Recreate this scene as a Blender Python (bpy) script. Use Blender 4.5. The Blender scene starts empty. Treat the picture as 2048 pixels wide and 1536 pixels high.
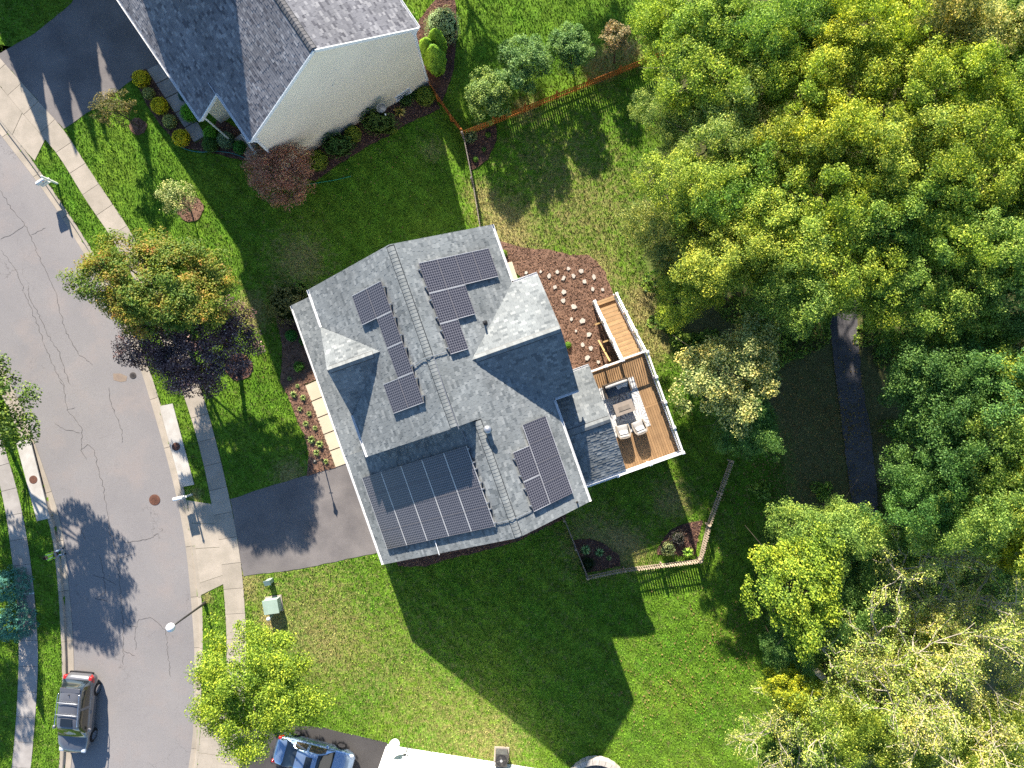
import bpy, bmesh, math, random
import numpy as np
from mathutils import Vector, Matrix, Euler

# ------------------------------------------------------------------ camera, sky, sun, exposure
scn = bpy.context.scene
COL = scn.collection
H, F = 43.0, 1422.0            # drone height above the street (m), focal length in photo pixels
cam_d = bpy.data.cameras.new('camera'); cam = bpy.data.objects.new('camera', cam_d); COL.objects.link(cam)
cam.location = (0, 0, H); cam.rotation_euler = (0, 0, 0)
cam_d.sensor_width = 36; cam_d.lens = 36 * F / 2048; cam_d.clip_end = 2000; cam_d.clip_start = 0.5
scn.camera = cam
SUN_EL = math.radians(26.0)
SH = Vector((0.245, -0.9695, 0)).normalized()       # the way shadows fall on the ground
w = bpy.data.worlds.new('World'); scn.world = w; w.use_nodes = True
nt = w.node_tree
sky = nt.nodes.new('ShaderNodeTexSky'); sky.sky_type = 'NISHITA'; sky.sun_disc = False
sky.sun_elevation = SUN_EL; sky.sun_rotation = math.atan2(-SH.x, -SH.y)
sky.air_density = 1.0; sky.dust_density = 0.15; sky.ozone_density = 4.0
nt.links.new(sky.outputs[0], nt.nodes['Background'].inputs[0])
nt.nodes['Background'].inputs[1].default_value = 0.088
sd = bpy.data.lights.new('sun', 'SUN'); sun = bpy.data.objects.new('sun', sd); COL.objects.link(sun)
sd.energy = 5.0; sd.angle = math.radians(0.55); sd.color = (1.0, 0.925, 0.81)
ld = Vector((SH.x * math.cos(SUN_EL), SH.y * math.cos(SUN_EL), -math.sin(SUN_EL)))
sun.rotation_euler = ld.to_track_quat('-Z', 'Y').to_euler(); sun.location = (-30, 80, 60)
vs = scn.view_settings; vs.view_transform = 'Standard'; vs.look = 'None'; vs.exposure = 1.6; vs.gamma = 1.0
vs.use_curve_mapping = False
scn.cycles.use_denoising = False; scn.cycles.sample_clamp_indirect = 2.0; scn.cycles.adaptive_threshold = 0.006
scn.cycles.max_bounces = 5; scn.cycles.diffuse_bounces = 3; scn.cycles.transmission_bounces = 3
scn.cycles.transparent_max_bounces = 4; scn.cycles.glossy_bounces = 2
random.seed(7); RNG = np.random.default_rng(7)

# ------------------------------------------------------------------ places
def P(px, py, z=0.0):
    k = (H - z) / F
    return Vector(((px - 1024) * k, -(py - 768) * k, z))
def terr(x, y):
    t = (0.943 * x + 0.334 * y + 6.0) / 9.5
    t = 0.0 if t < 0 else 1.0 if t > 1 else t
    return -1.8 * t * t * (3 - 2 * t)
def terr_np(x, y):
    t = np.clip((0.943 * x + 0.334 * y + 6.0) / 9.5, 0, 1)
    return -1.8 * t * t * (3 - 2 * t)
def G(px, py, up=0.0):
    z = 0.0
    for _ in range(8):
        p = P(px, py, z); z = terr(p.x, p.y) + up
    return P(px, py, z)
def poly_xy(pts):
    return np.array([[G(*p).x, G(*p).y] for p in pts])
def inside(poly, x, y):
    r = np.zeros(x.shape, bool); n = len(poly); j = n - 1
    for i in range(n):
        xi, yi = poly[i]; xj, yj = poly[j]
        c = ((yi > y) != (yj > y)) & (x < (xj - xi) * (y - yi) / (yj - yi + 1e-12) + xi)
        r ^= c; j = i
    return r

# ------------------------------------------------------------------ materials
def _n(nt, t, **kw):
    n = nt.nodes.new(t)
    for k, v in kw.items(): setattr(n, k, v)
    return n
def mixc(nt, fac, a, b, mode='MIX'):
    m = _n(nt, 'ShaderNodeMix', data_type='RGBA', blend_type=mode)
    for i, v in ((0, fac), (6, a), (7, b)):
        if hasattr(v, 'is_output'): nt.links.new(v, m.inputs[i])
        elif i == 0: m.inputs[0].default_value = v
        else: m.inputs[i].default_value = (*v, 1) if len(v) == 3 else v
    return m.outputs[2]
def ramp(nt, src, stops):
    r = _n(nt, 'ShaderNodeValToRGB'); e = r.color_ramp.elements
    while len(e) < len(stops): e.new(0.5)
    for el, (p, c) in zip(e, stops):
        el.position = p; el.color = (*c, 1) if hasattr(c, '__len__') else (c, c, c, 1)
    nt.links.new(src, r.inputs[0]); return r.outputs[0]
def noise(nt, scale, detail=4, rough=0.55, vec=None, dist=0.0):
    n = _n(nt, 'ShaderNodeTexNoise'); n.inputs['Scale'].default_value = scale
    n.inputs['Detail'].default_value = detail; n.inputs['Roughness'].default_value = rough
    n.inputs['Distortion'].default_value = dist
    if vec is None:
        vec = coord(nt)
    nt.links.new(vec, n.inputs['Vector']); return n.outputs[0]
def coord(nt, which='Object'):
    for n in nt.nodes:
        if n.type == 'TEX_COORD': return n.outputs[which]
    return _n(nt, 'ShaderNodeTexCoord').outputs[which]
def newmat(name):
    m = bpy.data.materials.new(name); m.use_nodes = True
    return m, m.node_tree, m.node_tree.nodes['Principled BSDF']
def setp(b, rough=0.8, spec=0.3, metal=0.0):
    b.inputs['Roughness'].default_value = rough; b.inputs['Specular IOR Level'].default_value = spec
    b.inputs['Metallic'].default_value = metal
def bumpn(nt, b, src, strength=0.3, dist=0.02):
    bm = _n(nt, 'ShaderNodeBump'); bm.inputs['Strength'].default_value = strength
    bm.inputs['Distance'].default_value = dist
    nt.links.new(src, bm.inputs['Height']); nt.links.new(bm.outputs[0], b.inputs['Normal'])
def M(name, c1, c2=None, scale=3.0, rough=0.8, spec=0.3, metal=0.0, island=0.0, fine=0.12, fscale=60.0, bump=0.15, obj=0.0, coat=0.0, detail=4):
    """two-tone noise colour, fine grain, optional variation per loose piece and per object"""
    m, nt, b = newmat(name); setp(b, rough, spec, metal)
    c2 = c2 or tuple(x * 0.75 for x in c1)
    col = mixc(nt, ramp(nt, noise(nt, scale, detail), [(0.35, 0.0), (0.65, 1.0)]), c1, c2)
    f = noise(nt, fscale, 3)
    if fine:
        col = mixc(nt, 1.0, col, ramp(nt, f, [(0.25, 1 - fine * 2), (0.75, 1 + 0.0)]), 'MULTIPLY')
    if island:
        g = _n(nt, 'ShaderNodeNewGeometry')
        col = mixc(nt, 1.0, col, ramp(nt, g.outputs['Random Per Island'], [(0, 1 - island), (0.5, 1 - 0.45 * island), (1, 1.0)]), 'MULTIPLY')
    if obj:
        g = _n(nt, 'ShaderNodeObjectInfo')
        col = mixc(nt, 1.0, col, ramp(nt, g.outputs['Random'], [(0, 1 - obj), (1, 1.0)]), 'MULTIPLY')
    nt.links.new(col, b.inputs['Base Color'])
    if bump: bumpn(nt, b, f, bump, 0.01)
    if coat: b.inputs['Coat Weight'].default_value = coat; b.inputs['Coat Roughness'].default_value = 0.05
    return m
def leafmat(name, stops, trans=0.42, var=0.5, spray=0.0):
    """leaf colours picked per leaf from a ramp, tinted by the plant's own colour"""
    m, nt, b = newmat(name); nt.nodes.remove(b)
    out = nt.nodes['Material Output']
    g = _n(nt, 'ShaderNodeNewGeometry'); oi = _n(nt, 'ShaderNodeObjectInfo')
    src = g.outputs['Random Per Island']
    if spray:      # leaves of one spray turn together
        sn = ramp(nt, noise(nt, 0.55, 3, 0.6), [(0.32, 0.0), (0.68, 1.0)])
        mm = _n(nt, 'ShaderNodeMix', data_type='FLOAT'); mm.inputs[0].default_value = spray
        nt.links.new(src, mm.inputs[2]); nt.links.new(sn, mm.inputs[3]); src = mm.outputs[0]
    col = ramp(nt, src, stops)
    # whole sprays differ too
    nz = noise(nt, 0.9, 3)
    col = mixc(nt, 1.0, col, ramp(nt, nz, [(0.3, (1.0, 1.25, 1.1)), (0.5, (1.7, 1.75, 1.5)), (0.7, (2.35, 2.1, 1.6))]), 'MULTIPLY')
    col = mixc(nt, 1.0, col, oi.outputs['Color'], 'MULTIPLY')
    d = _n(nt, 'ShaderNodeBsdfDiffuse'); t = _n(nt, 'ShaderNodeBsdfTranslucent'); gl = _n(nt, 'ShaderNodeBsdfGlossy')
    gl.inputs['Roughness'].default_value = 0.6
    nt.links.new(col, d.inputs[0]); nt.links.new(mixc(nt, 1.0, col, (1.1, 1.15, 0.6), 'MULTIPLY'), t.inputs[0])
    gl.inputs[0].default_value = (0.9, 0.95, 1, 1)
    m1 = _n(nt, 'ShaderNodeMixShader'); m1.inputs[0].default_value = trans
    nt.links.new(d.outputs[0], m1.inputs[1]); nt.links.new(t.outputs[0], m1.inputs[2])
    m2 = _n(nt, 'ShaderNodeMixShader'); m2.inputs[0].default_value = 0.012
    nt.links.new(m1.outputs[0], m2.inputs[1]); nt.links.new(gl.outputs[0], m2.inputs[2])
    nt.links.new(m2.outputs[0], out.inputs[0])
    return m

MAT = {}
MAT['road'] = None
MAT['concrete'] = M('concrete', (0.44, 0.375, 0.30), (0.36, 0.31, 0.245), 1.2, 0.9, 0.2, fine=0.12, fscale=25, obj=0.14)
MAT['concrete_joint'] = M('concrete_joint', (0.16, 0.14, 0.11), rough=0.95)
MAT['concrete_dark'] = M('concrete_old', (0.44, 0.40, 0.36), (0.34, 0.305, 0.275), 1.6, 0.9, 0.2, fine=0.15, obj=0.2)
MAT['concrete_white'] = M('concrete_inlet', (0.52, 0.49, 0.44), (0.42, 0.38, 0.33), 1.5, 0.9, 0.2)
MAT['white'] = M('white_paint', (0.80, 0.79, 0.77), (0.74, 0.73, 0.71), 1.0, 0.5, 0.4, fine=0.03, bump=0.03)
MAT['vinyl'] = M('white_vinyl', (0.82, 0.81, 0.80), (0.76, 0.75, 0.74), 1.0, 0.35, 0.5, fine=0.02, bump=0.0)
MAT['siding'] = None
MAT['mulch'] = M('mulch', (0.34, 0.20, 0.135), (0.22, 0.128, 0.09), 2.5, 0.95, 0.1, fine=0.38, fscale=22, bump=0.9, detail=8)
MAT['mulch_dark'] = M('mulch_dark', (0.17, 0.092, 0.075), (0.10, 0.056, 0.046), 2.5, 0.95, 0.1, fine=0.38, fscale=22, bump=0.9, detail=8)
MAT['chip'] = M('bark_chip', (0.38, 0.215, 0.14), (0.16, 0.09, 0.06), 8, 0.95, 0.1, island=0.75, bump=0)
MAT['deck'] = M('deck_board', (0.385, 0.23, 0.11), (0.315, 0.185, 0.088), 2.0, 0.7, 0.3, fine=0.1, fscale=30, obj=0.22)
MAT['deck_pale'] = M('stair_tread', (0.46, 0.30, 0.155), (0.38, 0.245, 0.125), 3.0, 0.75, 0.3, fine=0.08, obj=0.2)
MAT['lumber'] = M('treated_lumber', (0.45, 0.30, 0.13), (0.36, 0.23, 0.10), 3.0, 0.8, 0.2)
MAT['cedar'] = M('orange_stain', (0.52, 0.185, 0.04), (0.42, 0.14, 0.03), 3.0, 0.75, 0.25, obj=0.25)
MAT['weathered'] = M('weathered_pine', (0.52, 0.42, 0.31), (0.40, 0.31, 0.23), 3.0, 0.85, 0.2, obj=0.25)
MAT['grey_wood'] = M('grey_pine', (0.36, 0.31, 0.27), (0.25, 0.21, 0.18), 3.0, 0.85, 0.2, obj=0.25)
MAT['metal_dark'] = M('dark_metal', (0.03, 0.028, 0.026), rough=0.45, spec=0.5, fine=0.02, bump=0)
MAT['metal_grey'] = M('grey_metal', (0.35, 0.36, 0.38), rough=0.4, spec=0.5, metal=0.6, fine=0.05, bump=0)
MAT['iron'] = M('rusty_iron', (0.20, 0.085, 0.05), (0.13, 0.06, 0.04), 14, 0.8, 0.3, fine=0.3, fscale=45, bump=0.6)
MAT['iron_dark'] = M('worn_iron', (0.10, 0.085, 0.08), (0.07, 0.06, 0.055), 14, 0.8, 0.3, fine=0.3, fscale=45, bump=0.6)
MAT['stone'] = M('flagstone', (0.56, 0.51, 0.44), (0.47, 0.41, 0.35), 4.0, 0.9, 0.2, obj=0.12)
MAT['bark'] = M('bark', (0.16, 0.13, 0.10), (0.09, 0.07, 0.055), 8, 0.95, 0.1, fine=0.25, bump=0.6)
MAT['bark_pale'] = M('pale_bark', (0.50, 0.43, 0.34), (0.38, 0.32, 0.25), 5, 0.9, 0.1, fine=0.12, bump=0.3)
MAT['black'] = M('black_plastic', (0.012, 0.012, 0.014), rough=0.5, spec=0.4, fine=0, bump=0)
MAT['tyre'] = M('tyre_rubber', (0.016, 0.016, 0.017), rough=0.85, spec=0.2, fine=0.05, bump=0.1)
MAT['hose'] = M('teal_hose', (0.02, 0.17, 0.17), rough=0.4, spec=0.5, fine=0, bump=0)
MAT['hose_green'] = M('green_hose', (0.02, 0.30, 0.16), rough=0.4, spec=0.5, fine=0, bump=0)
MAT['utility'] = M('pale_green_paint', (0.36, 0.45, 0.36), (0.31, 0.39, 0.31), 2, 0.5, 0.4, fine=0.05, bump=0.05)

# shingles: every tab its own shade
def shingle(name, dark, mid, light):
    m, nt, b = newmat(name); setp(b, 0.92, 0.15)
    g = _n(nt, 'ShaderNodeNewGeometry')
    col = ramp(nt, g.outputs['Random Per Island'], [(0, dark), (0.25, mid), (0.7, mid), (1, light)])
    gr = noise(nt, 90, 3, 0.8)
    col = mixc(nt, 1.0, col, ramp(nt, gr, [(0.3, 0.72), (0.7, 1.18)]), 'MULTIPLY')
    st = noise(nt, 0.55, 4)
    col = mixc(nt, 1.0, col, ramp(nt, st, [(0.32, 0.80), (0.68, 1.10)]), 'MULTIPLY')
    nt.links.new(col, b.inputs['Base Color']); bumpn(nt, b, gr, 0.4, 0.004); return m
MAT['shingle'] = shingle('slate_grey_shingle', (0.12, 0.131, 0.134), (0.188, 0.20, 0.20), (0.262, 0.272, 0.266))
MAT['shingle_purple'] = shingle('charcoal_shingle', (0.09, 0.088, 0.10), (0.175, 0.172, 0.185), (0.29, 0.283, 0.29))
MAT['cap'] = M('ridge_shingle', (0.29, 0.30, 0.29), (0.24, 0.25, 0.245), 6, 0.92, 0.15, fine=0.2, fscale=90, obj=0.25)
MAT['cap_purple'] = M('ridge_shingle_dark', (0.19, 0.18, 0.18), (0.15, 0.145, 0.15), 6, 0.92, 0.15, fine=0.2, fscale=90, obj=0.25)
MAT['roof_base'] = M('roof_felt', (0.05, 0.05, 0.052), rough=0.95)

def road_mat():
    m, nt, b = newmat('asphalt_street'); setp(b, 0.9, 0.25)
    col = mixc(nt, ramp(nt, noise(nt, 0.16, 5, 0.6), [(0.35, 0), (0.65, 1)]), (0.235, 0.216, 0.206), (0.198, 0.183, 0.178))
    col = mixc(nt, ramp(nt, noise(nt, 0.5, 4, 0.6), [(0.5, 0), (0.72, 0.55)]), col, (0.26, 0.218, 0.196))
    g = noise(nt, 38, 4, 0.75)
    col = mixc(nt, 1.0, col, ramp(nt, g, [(0.3, 0.68), (0.5, 1.0), (0.72, 1.25)]), 'MULTIPLY')
    # hairline alligator cracking
    v = _n(nt, 'ShaderNodeTexVoronoi', feature='DISTANCE_TO_EDGE'); v.inputs['Scale'].default_value = 0.55
    mp = _n(nt, 'ShaderNodeVectorMath', operation='ADD')
    nz = _n(nt, 'ShaderNodeTexNoise'); nz.inputs['Scale'].default_value = 2.2; nz.inputs['Detail'].default_value = 5
    nt.links.new(coord(nt), nz.inputs['Vector'])
    sc = _n(nt, 'ShaderNodeVectorMath', operation='SCALE'); sc.inputs['Scale'].default_value = 0.9
    nt.links.new(nz.outputs['Color'], sc.inputs[0]); nt.links.new(coord(nt), mp.inputs[0]); nt.links.new(sc.outputs[0], mp.inputs[1])
    nt.links.new(mp.outputs[0], v.inputs['Vector'])
    ln = ramp(nt, v.outputs['Distance'], [(0.0, 1.0), (0.009, 0.0)])
    mk = ramp(nt, noise(nt, 0.28, 3), [(0.53, 0.0), (0.62, 0.75)])
    mm = _n(nt, 'ShaderNodeMath', operation='MULTIPLY'); nt.links.new(ln, mm.inputs[0]); nt.links.new(mk, mm.inputs[1])
    col = mixc(nt, mm.outputs[0], col, (0.09, 0.08, 0.075))
    nt.links.new(col, b.inputs['Base Color']); bumpn(nt, b, g, 0.5, 0.01); return m
MAT['road'] = road_mat()
MAT['crack'] = M('crack_dark', (0.135, 0.122, 0.114), rough=0.95, fine=0.2)  # darker asphalt tone for the crack ribbons
MAT['drive'] = M('asphalt_drive', (0.225, 0.20, 0.187), (0.15, 0.135, 0.13), 0.55, 0.9, 0.25, fine=0.2, fscale=36, bump=0.5, detail=7)
MAT['drive_new'] = M('asphalt_sealed', (0.085, 0.078, 0.075), (0.068, 0.062, 0.06), 0.6, 0.88, 0.25, fine=0.2, fscale=36, bump=0.5)
MAT['path'] = M('asphalt_path', (0.14, 0.13, 0.135), (0.10, 0.095, 0.10), 1.5, 0.9, 0.25, fine=0.25, fscale=30, bump=0.5)

def siding_mat(name, c, pitch=0.11):
    m, nt, b = newmat(name); setp(b, 0.55, 0.35)
    wv = _n(nt, 'ShaderNodeTexWave', wave_type='BANDS', bands_direction='Z', wave_profile='SAW')
    wv.inputs['Scale'].default_value = 1 / pitch / 2 / math.pi * math.pi; nt.links.new(coord(nt), wv.inputs['Vector'])
    col = mixc(nt, ramp(nt, noise(nt, 0.6, 4), [(0.35, 0), (0.65, 1)]), c, tuple(x * 0.93 for x in c))
    nt.nodes.remove(wv); nt.links.new(col, b.inputs['Base Color']); setp(b, 0.9, 0.05); return m
MAT['siding'] = siding_mat('beige_vinyl_siding', (0.82, 0.72, 0.57))
MAT['siding_white'] = siding_mat('white_vinyl_siding', (0.80, 0.78, 0.76))
MAT['siding_main'] = siding_mat('pale_grey_siding', (0.55, 0.55, 0.53))

def ground_mat(name, blades=False):
    m, nt, b = newmat(name); setp(b, 0.9, 0.1)
    at = _n(nt, 'ShaderNodeAttribute', attribute_name='tone'); sp = _n(nt, 'ShaderNodeSeparateColor')
    nt.links.new(at.outputs['Color'], sp.inputs[0])
    n1 = noise(nt, 0.35, 5, 0.6); n2 = noise(nt, 3.5, 5, 0.7); n3 = noise(nt, 9, 5, 0.85)
    col = mixc(nt, ramp(nt, n1, [(0.35, 0), (0.65, 1)]), (0.10, 0.215, 0.016), (0.155, 0.25, 0.022))
    col = mixc(nt, ramp(nt, n2, [(0.4, 0), (0.7, 0.6)]), col, (0.045, 0.125, 0.012))
    wv = _n(nt, 'ShaderNodeTexWave', wave_type='BANDS', bands_direction='DIAGONAL'); wv.inputs['Scale'].default_value = 0.42; wv.inputs['Distortion'].default_value = 1.2; wv.inputs['Detail Scale'].default_value = 0.4
    nt.links.new(coord(nt), wv.inputs['Vector'])
    col = mixc(nt, 1.0, col, ramp(nt, wv.outputs[0], [(0.2, 0.90), (0.8, 1.06)]), 'MULTIPLY')      # mower stripes
    col = mixc(nt, 1.0, col, ramp(nt, noise(nt, 1.3, 4, 0.65), [(0.33, 0.78), (0.5, 1.0), (0.67, 1.2)]), 'MULTIPLY')
    # dry patches break up the edge of the dryness field
    a = _n(nt, 'ShaderNodeMath', operation='MULTIPLY_ADD'); nt.links.new(n2, a.inputs[0]); a.inputs[1].default_value = 1.5; a.inputs[2].default_value = -0.75
    s = _n(nt, 'ShaderNodeMath', operation='ADD'); nt.links.new(a.outputs[0], s.inputs[0]); nt.links.new(sp.outputs[0], s.inputs[1])
    col = mixc(nt, ramp(nt, s.outputs[0], [(0.15, 0.0), (0.55, 0.65), (0.95, 0.95)]), col, (0.34, 0.27, 0.11))
    if blades:
        g = _n(nt, 'ShaderNodeNewGeometry')
        col = mixc(nt, 1.0, col, ramp(nt, g.outputs['Random Per Island'], [(0, 0.55), (0.6, 1.1), (1, 1.75)]), 'MULTIPLY')
        col = mixc(nt, 1.0, col, ramp(nt, n3, [(0.34, 0.5), (0.5, 1.0), (0.68, 1.55)]), 'MULTIPLY')
    else:
        col = mixc(nt, 1.0, col, ramp(nt, n3, [(0.34, 0.42), (0.5, 0.9), (0.68, 1.5)]), 'MULTIPLY')
        lit = mixc(nt, ramp(nt, n3, [(0.35, 0), (0.65, 1)]), (0.08, 0.065, 0.038), (0.17, 0.125, 0.075))
        lit = mixc(nt, ramp(nt, n2, [(0.45, 0), (0.75, 0.8)]), lit, (0.03, 0.045, 0.012))
        col = mixc(nt, sp.outputs[1], col, lit)
    nt.links.new(col, b.inputs['Base Color'])
    if not blades: bumpn(nt, b, n3, 1.0, 0.05)
    else: b.inputs['Subsurface Weight'].default_value = 0.0
    return m
MAT['ground'] = ground_mat('lawn_ground'); MAT['blade'] = ground_mat('grass_blade', True)

def panel_mat():
    m, nt, b = newmat('solar_cells'); setp(b, 0.16, 0.5)
    co = coord(nt, 'Generated'); sx = _n(nt, 'ShaderNodeSeparateXYZ'); nt.links.new(co, sx.inputs[0])
    ms = []
    for ax, cnt in ((0, 8), (1, 12)):
        a = _n(nt, 'ShaderNodeMath', operation='MULTIPLY'); nt.links.new(sx.outputs[ax], a.inputs[0]); a.inputs[1].default_value = cnt
        f = _n(nt, 'ShaderNodeMath', operation='PINGPONG'); nt.links.new(a.outputs[0], f.inputs[0]); f.inputs[1].default_value = 0.5
        c = _n(nt, 'ShaderNodeMath', operation='LESS_THAN'); nt.links.new(f.outputs[0], c.inputs[0]); c.inputs[1].default_value = 0.085
        ms.append(c.outputs[0])
    mx = _n(nt, 'ShaderNodeMath', operation='MAXIMUM'); nt.links.new(ms[0], mx.inputs[0]); nt.links.new(ms[1], mx.inputs[1])
    cell = mixc(nt, ramp(nt, noise(nt, 2.0, 3), [(0.3, 0), (0.7, 1)]), (0.032, 0.030, 0.036), (0.022, 0.021, 0.028))
    nt.links.new(mixc(nt, mx.outputs[0], cell, (0.17, 0.16, 0.175)), b.inputs['Base Color']); return m
MAT['cells'] = panel_mat()
MAT['frame_metal'] = M('panel_frame', (0.55, 0.53, 0.52), rough=0.4, spec=0.5, metal=0.3, fine=0.02, bump=0)
MAT['frame_dull'] = M('panel_frame_dull', (0.16, 0.15, 0.16), rough=0.5, spec=0.4, fine=0.02, bump=0)
MAT['frame_black'] = M('panel_frame_black', (0.03, 0.03, 0.032), rough=0.4, spec=0.5, fine=0.02, bump=0)

def glass_mat(name, c, rough=0.05):
    m, nt, b = newmat(name); setp(b, rough, 0.7); b.inputs['Base Color'].default_value = (*c, 1)
    b.inputs['Coat Weight'].default_value = 0.6; b.inputs['Coat Roughness'].default_value = 0.02; return m
MAT['glass'] = glass_mat('dark_window_glass', (0.012, 0.016, 0.02))
MAT['glass_brown'] = glass_mat('tinted_side_glass', (0.05, 0.04, 0.022))
def paint(name, c, metal=0.35, rough=0.3):
    m, nt, b = newmat(name); setp(b, rough, 0.5, metal)
    nt.links.new(mixc(nt, ramp(nt, noise(nt, 300, 2), [(0.3, 0), (0.7, 1)]), c, tuple(x * 0.9 for x in c)), b.inputs['Base Color'])
    b.inputs['Coat Weight'].default_value = 0.9; b.inputs['Coat Roughness'].default_value = 0.04; return m
MAT['car_grey'] = paint('dark_grey_metallic', (0.14, 0.14, 0.15))
MAT['car_silver'] = paint('silver_sky_tinted', (0.33, 0.44, 0.60), 0.75, 0.25)  # blue of the reflected sky mixed into the silver base colour
MAT['chrome'] = paint('bright_trim', (0.7, 0.7, 0.72), 1.0, 0.15)
MAT['tail'] = glass_mat('red_lens', (0.45, 0.015, 0.012), 0.15)
MAT['head'] = glass_mat('clear_lens', (0.55, 0.57, 0.6), 0.1)

MAT['leaf'] = leafmat('broad_leaf', [(0, (0.14, 0.25, 0.2)), (0.3, (0.42, 0.52, 0.42)), (0.65, (0.95, 1.0, 1.0)), (1, (1.7, 1.52, 1.5))])
MAT['leaf_orange'] = leafmat('turning_leaf', [(0, (0.04, 0.085, 0.018)), (0.4, (0.09, 0.135, 0.022)), (0.62, (0.17, 0.165, 0.03)), (0.80, (0.26, 0.165, 0.045)), (0.92, (0.30, 0.12, 0.05)), (1, (0.32, 0.075, 0.05))], spray=0.62)
MAT['leaf_plum'] = leafmat('plum_leaf', [(0, (0.03, 0.017, 0.022)), (0.6, (0.095, 0.055, 0.062)), (0.9, (0.19, 0.11, 0.115)), (1, (0.36, 0.25, 0.235))], 0.15)
MAT['leaf_red'] = leafmat('maroon_leaf', [(0, (0.10, 0.045, 0.035)), (0.5, (0.27, 0.115, 0.085)), (0.9, (0.40, 0.20, 0.15)), (1, (0.38, 0.30, 0.12))], 0.25)
MAT['leaf_small'] = leafmat('shrub_leaf', [(0, (0.35, 0.42, 0.3)), (0.5, (0.8, 0.85, 0.75)), (1, (1.3, 1.25, 1.1))], 0.25)
MAT['leaf_var'] = leafmat('variegated_leaf', [(0, (0.04, 0.07, 0.02)), (0.45, (0.12, 0.15, 0.035)), (0.6, (0.36, 0.34, 0.12)), (1, (0.55, 0.50, 0.20))], 0.2)
MAT['leaf_gold'] = leafmat('gold_flower_leaf', [(0, (0.06, 0.08, 0.01)), (0.3, (0.30, 0.25, 0.012)), (1, (0.70, 0.56, 0.02))], 0.2)
MAT['needle'] = leafmat('conifer_spray', [(0, (0.4, 0.45, 0.4)), (0.6, (0.9, 0.95, 0.9)), (1, (1.3, 1.25, 1.2))], 0.15)
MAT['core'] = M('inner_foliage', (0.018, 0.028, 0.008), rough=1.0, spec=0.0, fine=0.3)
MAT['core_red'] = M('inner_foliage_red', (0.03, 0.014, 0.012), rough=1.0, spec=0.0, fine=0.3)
MAT['fallen'] = M('fallen_leaf', (0.40, 0.30, 0.11), (0.28, 0.17, 0.06), 6, 0.9, 0.1, island=0.6, bump=0)

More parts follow.
